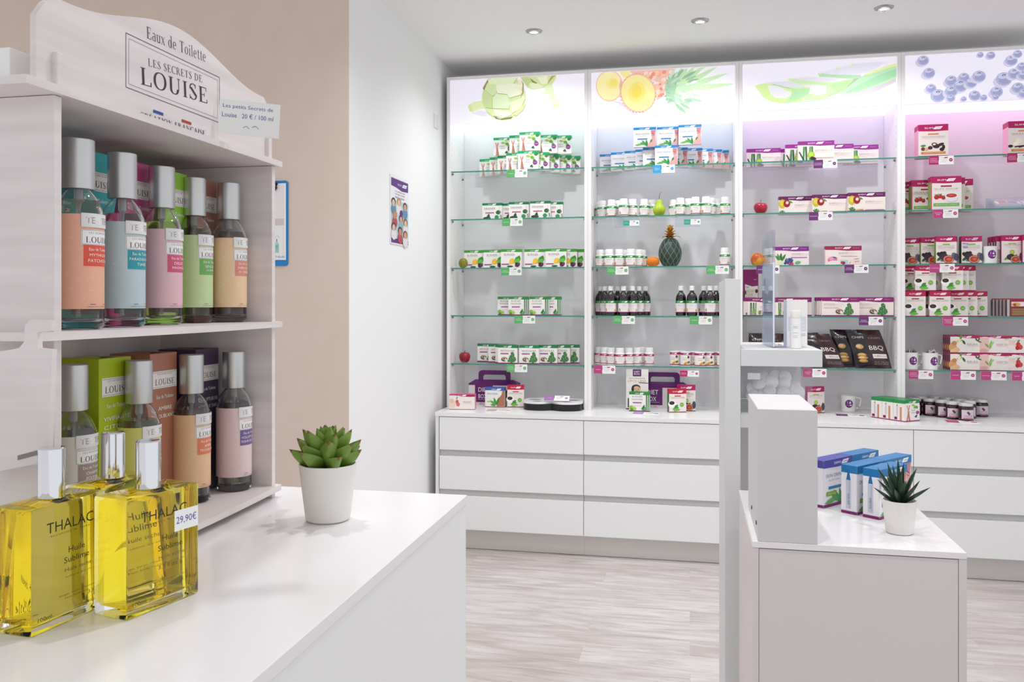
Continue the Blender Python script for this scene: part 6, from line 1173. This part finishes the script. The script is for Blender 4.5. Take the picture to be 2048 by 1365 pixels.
# perfume bottles
GL = mat('perfume_bottle_glass', '#ffffff', .0, trans=1, ior=1.45, spec=.5)
def liquid(name, c): return mat(name, c, 0, trans=1, ior=1.33)
def perfume(label, loc, lab, box, words, liq, group, level=.118, plain=False):
    t = thing('perfume_bottle', label, 'perfume bottle', loc, 0, group); R_ = .0218; ri = R_-.0022
    out = [(R_-.003, 0), (R_, .003), (R_, .104), (R_*.97, .110), (R_*.80, .120), (R_*.52, .128), (.0090, .130), (.0090, .134)]
    inn = [(.0085, .134), (.0085, .129), (R_*.48, .1265), (R_*.74, .1185), (ri, .109), (ri, .010), (ri-.004, .007), (.0001, .007)]
    mb = MB().lathe(out+inn, GL, 32, cap0=True, cap1=False); mb.fixn = True; mb.build('glass_bottle', t, 50)
    rl = ri-.0003; lp = [(.0001, .0073), (rl-.004, .0075), (rl, .0105), (rl, min(level, .108))]
    if level > .109: lp.append((rl*.86, level))
    lp.append((.0001, level)); mb = MB().lathe(lp, liquid('perfume_'+liq[0], liq[1]), 28, cap0=False, cap1=False); mb.fixn = True; mb.build('perfume', t, 50)
    MB().lathe([(.0001, .1285), (.0040, .1285), (.0040, .118), (.0022, .116), (.0014, .110), (.0014, .014), (.0001, .014)][::-1], mat('clear_plastic_tube', '#e9ecec', .2, trans=.6), 10).build('dip_tube', t, 40)
    MB().lathe([(.0125, .1295), (.0138, .1300), (.0140, .1310), (.0140, .1755), (.0135, .1762), (.0001, .1764)], CAPM, 36, cap1=False).build('cap', t, 35)
    mb = MB(); W_ = 2*pi*R_*.90; x0 = -.052; x1 = .052
    ops = [('r', lab, x0-.008, .0185, x1, .1055)]
    Rn = random.Random(sum(map(ord, words[0])))
    lt = '#%02x%02x%02x' % tuple(min(255, int(int(lab[i:i+2], 16)*.6+255*.4)) for i in (1, 3, 5)); dkc = '#%02x%02x%02x' % tuple(int(int(lab[i:i+2], 16)*.93) for i in (1, 3, 5))
    ops.append(('hold', True))
    for k in range(90):
        x, z, a = Rn.uniform(x0, x1-.008), Rn.uniform(.024, .10), Rn.uniform(-60, 80); l_ = Rn.uniform(.003, .0055); ca_, sa_ = cos(radians(a)), sin(radians(a))
        if abs(x) < .016 and z > .055: continue
        xx, zz = x+l_*ca_, min(max(z+l_*sa_, .0195), .1045); ops.append(line(Rn.choice([lt, dkc]), x, z, (x+xx)/2+.001, (z+zz)/2+.0008, .00035)); ops.append(line(lt, (x+xx)/2+.001, (z+zz)/2+.0008, xx, zz, .00025))
    ops.append(('hold', False))
    ops += [('r', box, -.0155, .058, .0155, .0835), ('r', '#f3f0ef', -.0175, .0775, .0175, .0915), ('s', '#77767c', 'LES SECRETS DE', 0, .0886, .022, .0018), ('s', '#4a4a52', 'LOUISE', 0, .0822, .027, .0055), line('#8a8a90', -.0168, .0781, .0168, .0781, .0003), line('#8a8a90', -.0168, .0909, .0168, .0909, .0003), line('#8a8a90', -.0168, .0781, -.0168, .0909, .0003)]
    ops += [('r', '#f6f2f0', -.0168, .0921, .0168, .0932)] if False else []
    ops += [('t', '#f6f0ec', 'Eau de Toilette', 0, .0735, .022, .0028), ('t', '#f6f0ec', words[0], 0, .0680, min(.028, .0026*len(words[0])), .0030)]
    if len(words) > 1: ops.append(('t', '#f6f0ec', words[1], 0, .0630, min(.028, .0026*len(words[1])), .0028))
    ops += [('r', '#d4d2d2', -.0175, .0935, .0175, .1065), ('r', '#e6e4e4', -.0173, .0937, .0173, .1063), ('t', '#9a9aa0', 'TE', -.0095, .1000, .008, .0058), ('t', '#f9f9f9', 'S', -.0015, .1000, .0045, .0058), ('t', '#a6a6ab', 'TER', .0075, .1000, .0115, .0058)]
    ops += [('r', '#3a4a7a', -.010, .0225, -.005, .0230), ('r', '#b5483e', .004, .0225, .009, .0230), ('t', '#5a5560', 'CRÉATION FRANÇAISE', 0, .0205, .026, .0014)]
    art(mb, ops, wrap(R_, 0, 0, .0002), cols=56); mb.build('wrap_label', t, 30)
    return t
def at_cap(u, h, k=1): d = 0; return d
UP = [(157, .800, 'orange', '#eeb398', '#e0573f', ('MYTHIQUE', 'PATCHOULI'), ('straw', '#f3ead6')), (244.5, .875, 'pale blue', '#bcd0d4', '#2f9cab', ('PARADISIAQUE', 'TIARE'), ('clear', '#f6f6f2')), (323.5, .962, 'pink', '#e6bcc2', '#d4577c', ('DELICE', 'MAGNOLIA'), ('rose', '#f6dfe2')), (388, 1.048, 'light green', '#c6d9a4', '#6fae5a', ('SENSUEL', 'JASMIN'), ('lime', '#dbe8b4')), (458, 1.094, 'apricot', '#efcba6', '#dd8e7d', ('MERVEILLE', 'D ORIENT'), ('taupe', '#d9cfc6'))]
LV2 = 1.3750
POS = []
for i, (u, d, cn, lab, box, wd_, liq) in enumerate(UP):
    p = onD(u, 600, d); perfume('perfume tester with %s label on the middle tier of the stand' % cn, (p.x, p.y, LV2+.0003), lab, box, wd_, liq, 'perfume testers on the stand', level=.114 if i else .119); POS.append((p.x, p.y))
LO = [(147, .868, 'grey white', '#e3dfdc', '#a08f8a', ('CHARME', 'POUDRE'), ('water', '#f3f3f0')), (278, .93, 'yellow', '#dbd977', '#b9c23a', ('VIVIFIANTE', 'CITRUS'), ('citron', '#f1f0d8')), (383, 1.032, 'orange brown', '#e9c09a', '#dd7f5a', ('AMBRE', 'TROUBLANTE'), ('amber', '#efe0d2')), (468, 1.098, 'pale pink and violet', '#e6ccce', '#75609a', ('VOLUPTUEUSE', 'FLEUR DE TIARE'), ('smoke', '#e6dcda'))]
LV1 = 1.1607
for i, (u, d, cn, lab, box, wd_, liq) in enumerate(LO):
    p = onD(u, 600, d); perfume('perfume tester with %s label on the bottom tier of the stand' % cn, (p.x, p.y, LV1+.0003), lab, box, wd_, liq, 'perfume testers on the stand', level=.112)
    POS.append((p.x, p.y))
print('PERFUME', [(round(a, 3), round(b_, 3)) for a, b_ in POS], 'XS', XS)
# cartons behind the testers; their fronts face the same way as the stand
def pbox(label, y0, z, c, words, w=.052, h=.180, d=.052, xf=-.600, open_top=False):
    t = thing('perfume_carton', label, 'perfume box', (xf-d/2, y0+w/2, z+.0003), pi/2, 'perfume cartons behind the testers')
    m = mat('perfume_carton_'+c.lstrip('#'), c, .38); MB().box((-w/2, -d/2, 0), (w/2, d/2, h), m, bev=.0006).build('carton', t)
    f = [('r', '#efe9e4', w*.08, h*.775, w*.98, h*.885), ('s', '#55525a', 'LES SECRETS DE', w*.53, h*.866, w*.55, h*.010), ('s', '#3a3840', 'LOUISE', w*.53, h*.815, w*.70, h*.040), line('#8a8a90', w*.10, h*.783, w*.96, h*.783, .0004), line('#8a8a90', w*.10, h*.877, w*.96, h*.877, .0004), ('t', '#f3ede6', 'Eau de Toilette', w*.53, h*.72, w*.62, h*.022), ('t', '#f3ede6', words[0], w*.53, h*.645, w*.50 if len(words[0]) < 8 else w*.8, h*.024), ('t', '#f3ede6', words[1], w*.53, h*.595, w*.80, h*.024), ('r', '#3a4a7a', w*.3, h*.08, w*.42, h*.084), ('r', '#b5483e', w*.6, h*.08, w*.72, h*.084)]
    mb = MB(); art(mb, f, flat((-w/2, -d/2, 0))); mb.build('front_print', t)
    MB().add([(-.012+.024*a, d*.2*sin(pi*a)-.018, h+.0004) for a in [k/10 for k in range(11)]]+[(.012, -.018, h+.0004)], [tuple(range(12))], mat('carton_tuck_shadow', '#2f3a10', .7)).build('tuck_shade', t)  # flat dark half-moon: shade at the tuck, painted on the carton top
def ylo(u): return onX(u, 600, -.600).y
for c, cn, u, wd_ in (('#1fa3a8', 'teal', 188, ('PARADISIAQUE', 'TIARE')), ('#b84a7c', 'magenta', 272, ('DELICE', 'MAGNOLIA')), ('#8cbf3a', 'leaf green', 345, ('SENSUEL', 'JASMIN')), ('#a8705f', 'rosy brown', 408, ('MERVEILLE', 'D ORIENT'))):
    pbox('%s perfume carton at the back of the middle tier' % cn, max(ylo(u)-.022, .650), LV2, c, wd_)
for c, cn, u, wd_ in (('#a9bd1c', 'lime green', 198, ('VIVIFIANTE', 'CITRUS')), ('#a9705a', 'copper brown', 300, ('AMBRE', 'TROUBLANTE')), ('#4a3c55', 'dark aubergine', 392, ('VOLUPTUEUSE', 'FLEUR DE TIARE'))):
    pbox('%s perfume carton at the back of the bottom tier' % cn, ylo(u), LV1, c, wd_)

# flat oil bottles in front
OILG = mat('thick_clear_glass', '#ffffff', 0, trans=1, ior=1.36); OIL = mat('yellow_dry_oil', '#fdf279', 0, trans=1, ior=1.02)
def oil(label, corner, ang, sticker=False, w=.076, d=.038, h=.097):
    """corner: the near lower corner shared by front and side"""
    a = Vector(corner); fx = Vector((sin(ang), cos(ang), 0)); rz = pi/2-ang
    c = Matrix.Rotation(rz, 3, 'Z') @ Vector((w/2, d/2, 0)); t = thing('oil_bottle', label, 'oil bottle', (a.x+c.x, a.y+c.y, Z1+.0003), rz, 'yellow dry oil bottles')
    mb = MB().box((-w/2, -d/2, 0), (w/2, d/2, h), OILG, bev=.0022); n0 = len(mb.f)
    mb.build('glass_block', t, 30)
    MB().box((-w/2+.0030, -d/2+.0025, .0075), (w/2-.0030, d/2-.0025, h-.0045), OIL, bev=.0035).build('oil', t, 30)
    MB().lathe([(.0095, h+.0003), (.0100, h+.001), (.0100, h+.040), (.0092, h+.041), (.0001, h+.0412)], CHROME, 40, cap1=False).build('chrome_cap', t, 35)
    k = '#2a2a22'; k2 = '#5c5a3c'
    ops = [('t', k, 'THALAC', w*.50, h*.815, w*.62, h*.085), ('t', k2, 'Instituts & Spas', w*.50, h*.745, w*.52, h*.020), ('t', k, 'Huile', w*.58, h*.595, w*.22, h*.050), ('t', k, 'Sublime', w*.58, h*.515, w*.34, h*.048), ('t', k2, 'Huile seche', w*.60, h*.435, w*.36, h*.032), ('t', k2, 'Sublime dry oil', w*.60, h*.375, w*.34, h*.018), ('t', k2, 'Visage, corps, cheveux', w*.58, h*.235, w*.48, h*.018), ('t', k2, 'Face, body, hair', w*.58, h*.205, w*.32, h*.018), ('t', k, '100ml', w*.16, h*.115, w*.17, h*.030), ('t', k, '3.3 fl.oz', w*.84, h*.185, w*.22, h*.030)]
    mb = MB(); art(mb, ops, flat((-w/2, -d/2, 0))); mb.build('printed_text', t)
    if sticker:
        mb = MB().box((w*.13, -d/2-.0012, h*.62), (w*.47, -d/2-.0009, h*.80), PAPER); art(mb, [('t', '#4a50a8', '29,90€', w*.17, h*.09, w*.29, h*.075)], flat((w*.13, -d/2-.0012, h*.62), off=.0001)); mb.build('price_sticker', t)
    return t
a2 = onZ(252, 1245, Z1); b2 = onZ(400, 1186, Z1); ang2 = atan2(b2.x-a2.x, b2.y-a2.y)
a1 = onZ(62, 1279, Z1); b1 = onZ(197, 1218, Z1); ang1 = atan2(b1.x-a1.x, b1.y-a1.y)
print('oil', math.degrees(ang1), math.degrees(ang2), (b2-a2).length)
oil('yellow oil bottle with a handwritten price sticker, front of the tall counter', a2, ang2, True)
oil('yellow oil bottle nearest the picture edge, beside the stickered one', a1, ang1)
a3 = onZ(150, 1135, Z1); oil('yellow oil bottle standing behind the other two', (-.4900, .6430, 0), radians(2))

for o in list(COL.objects):
    if 'label' in o and len(o['label'].split()) > 16: print('LONG', o.name, o['label'])
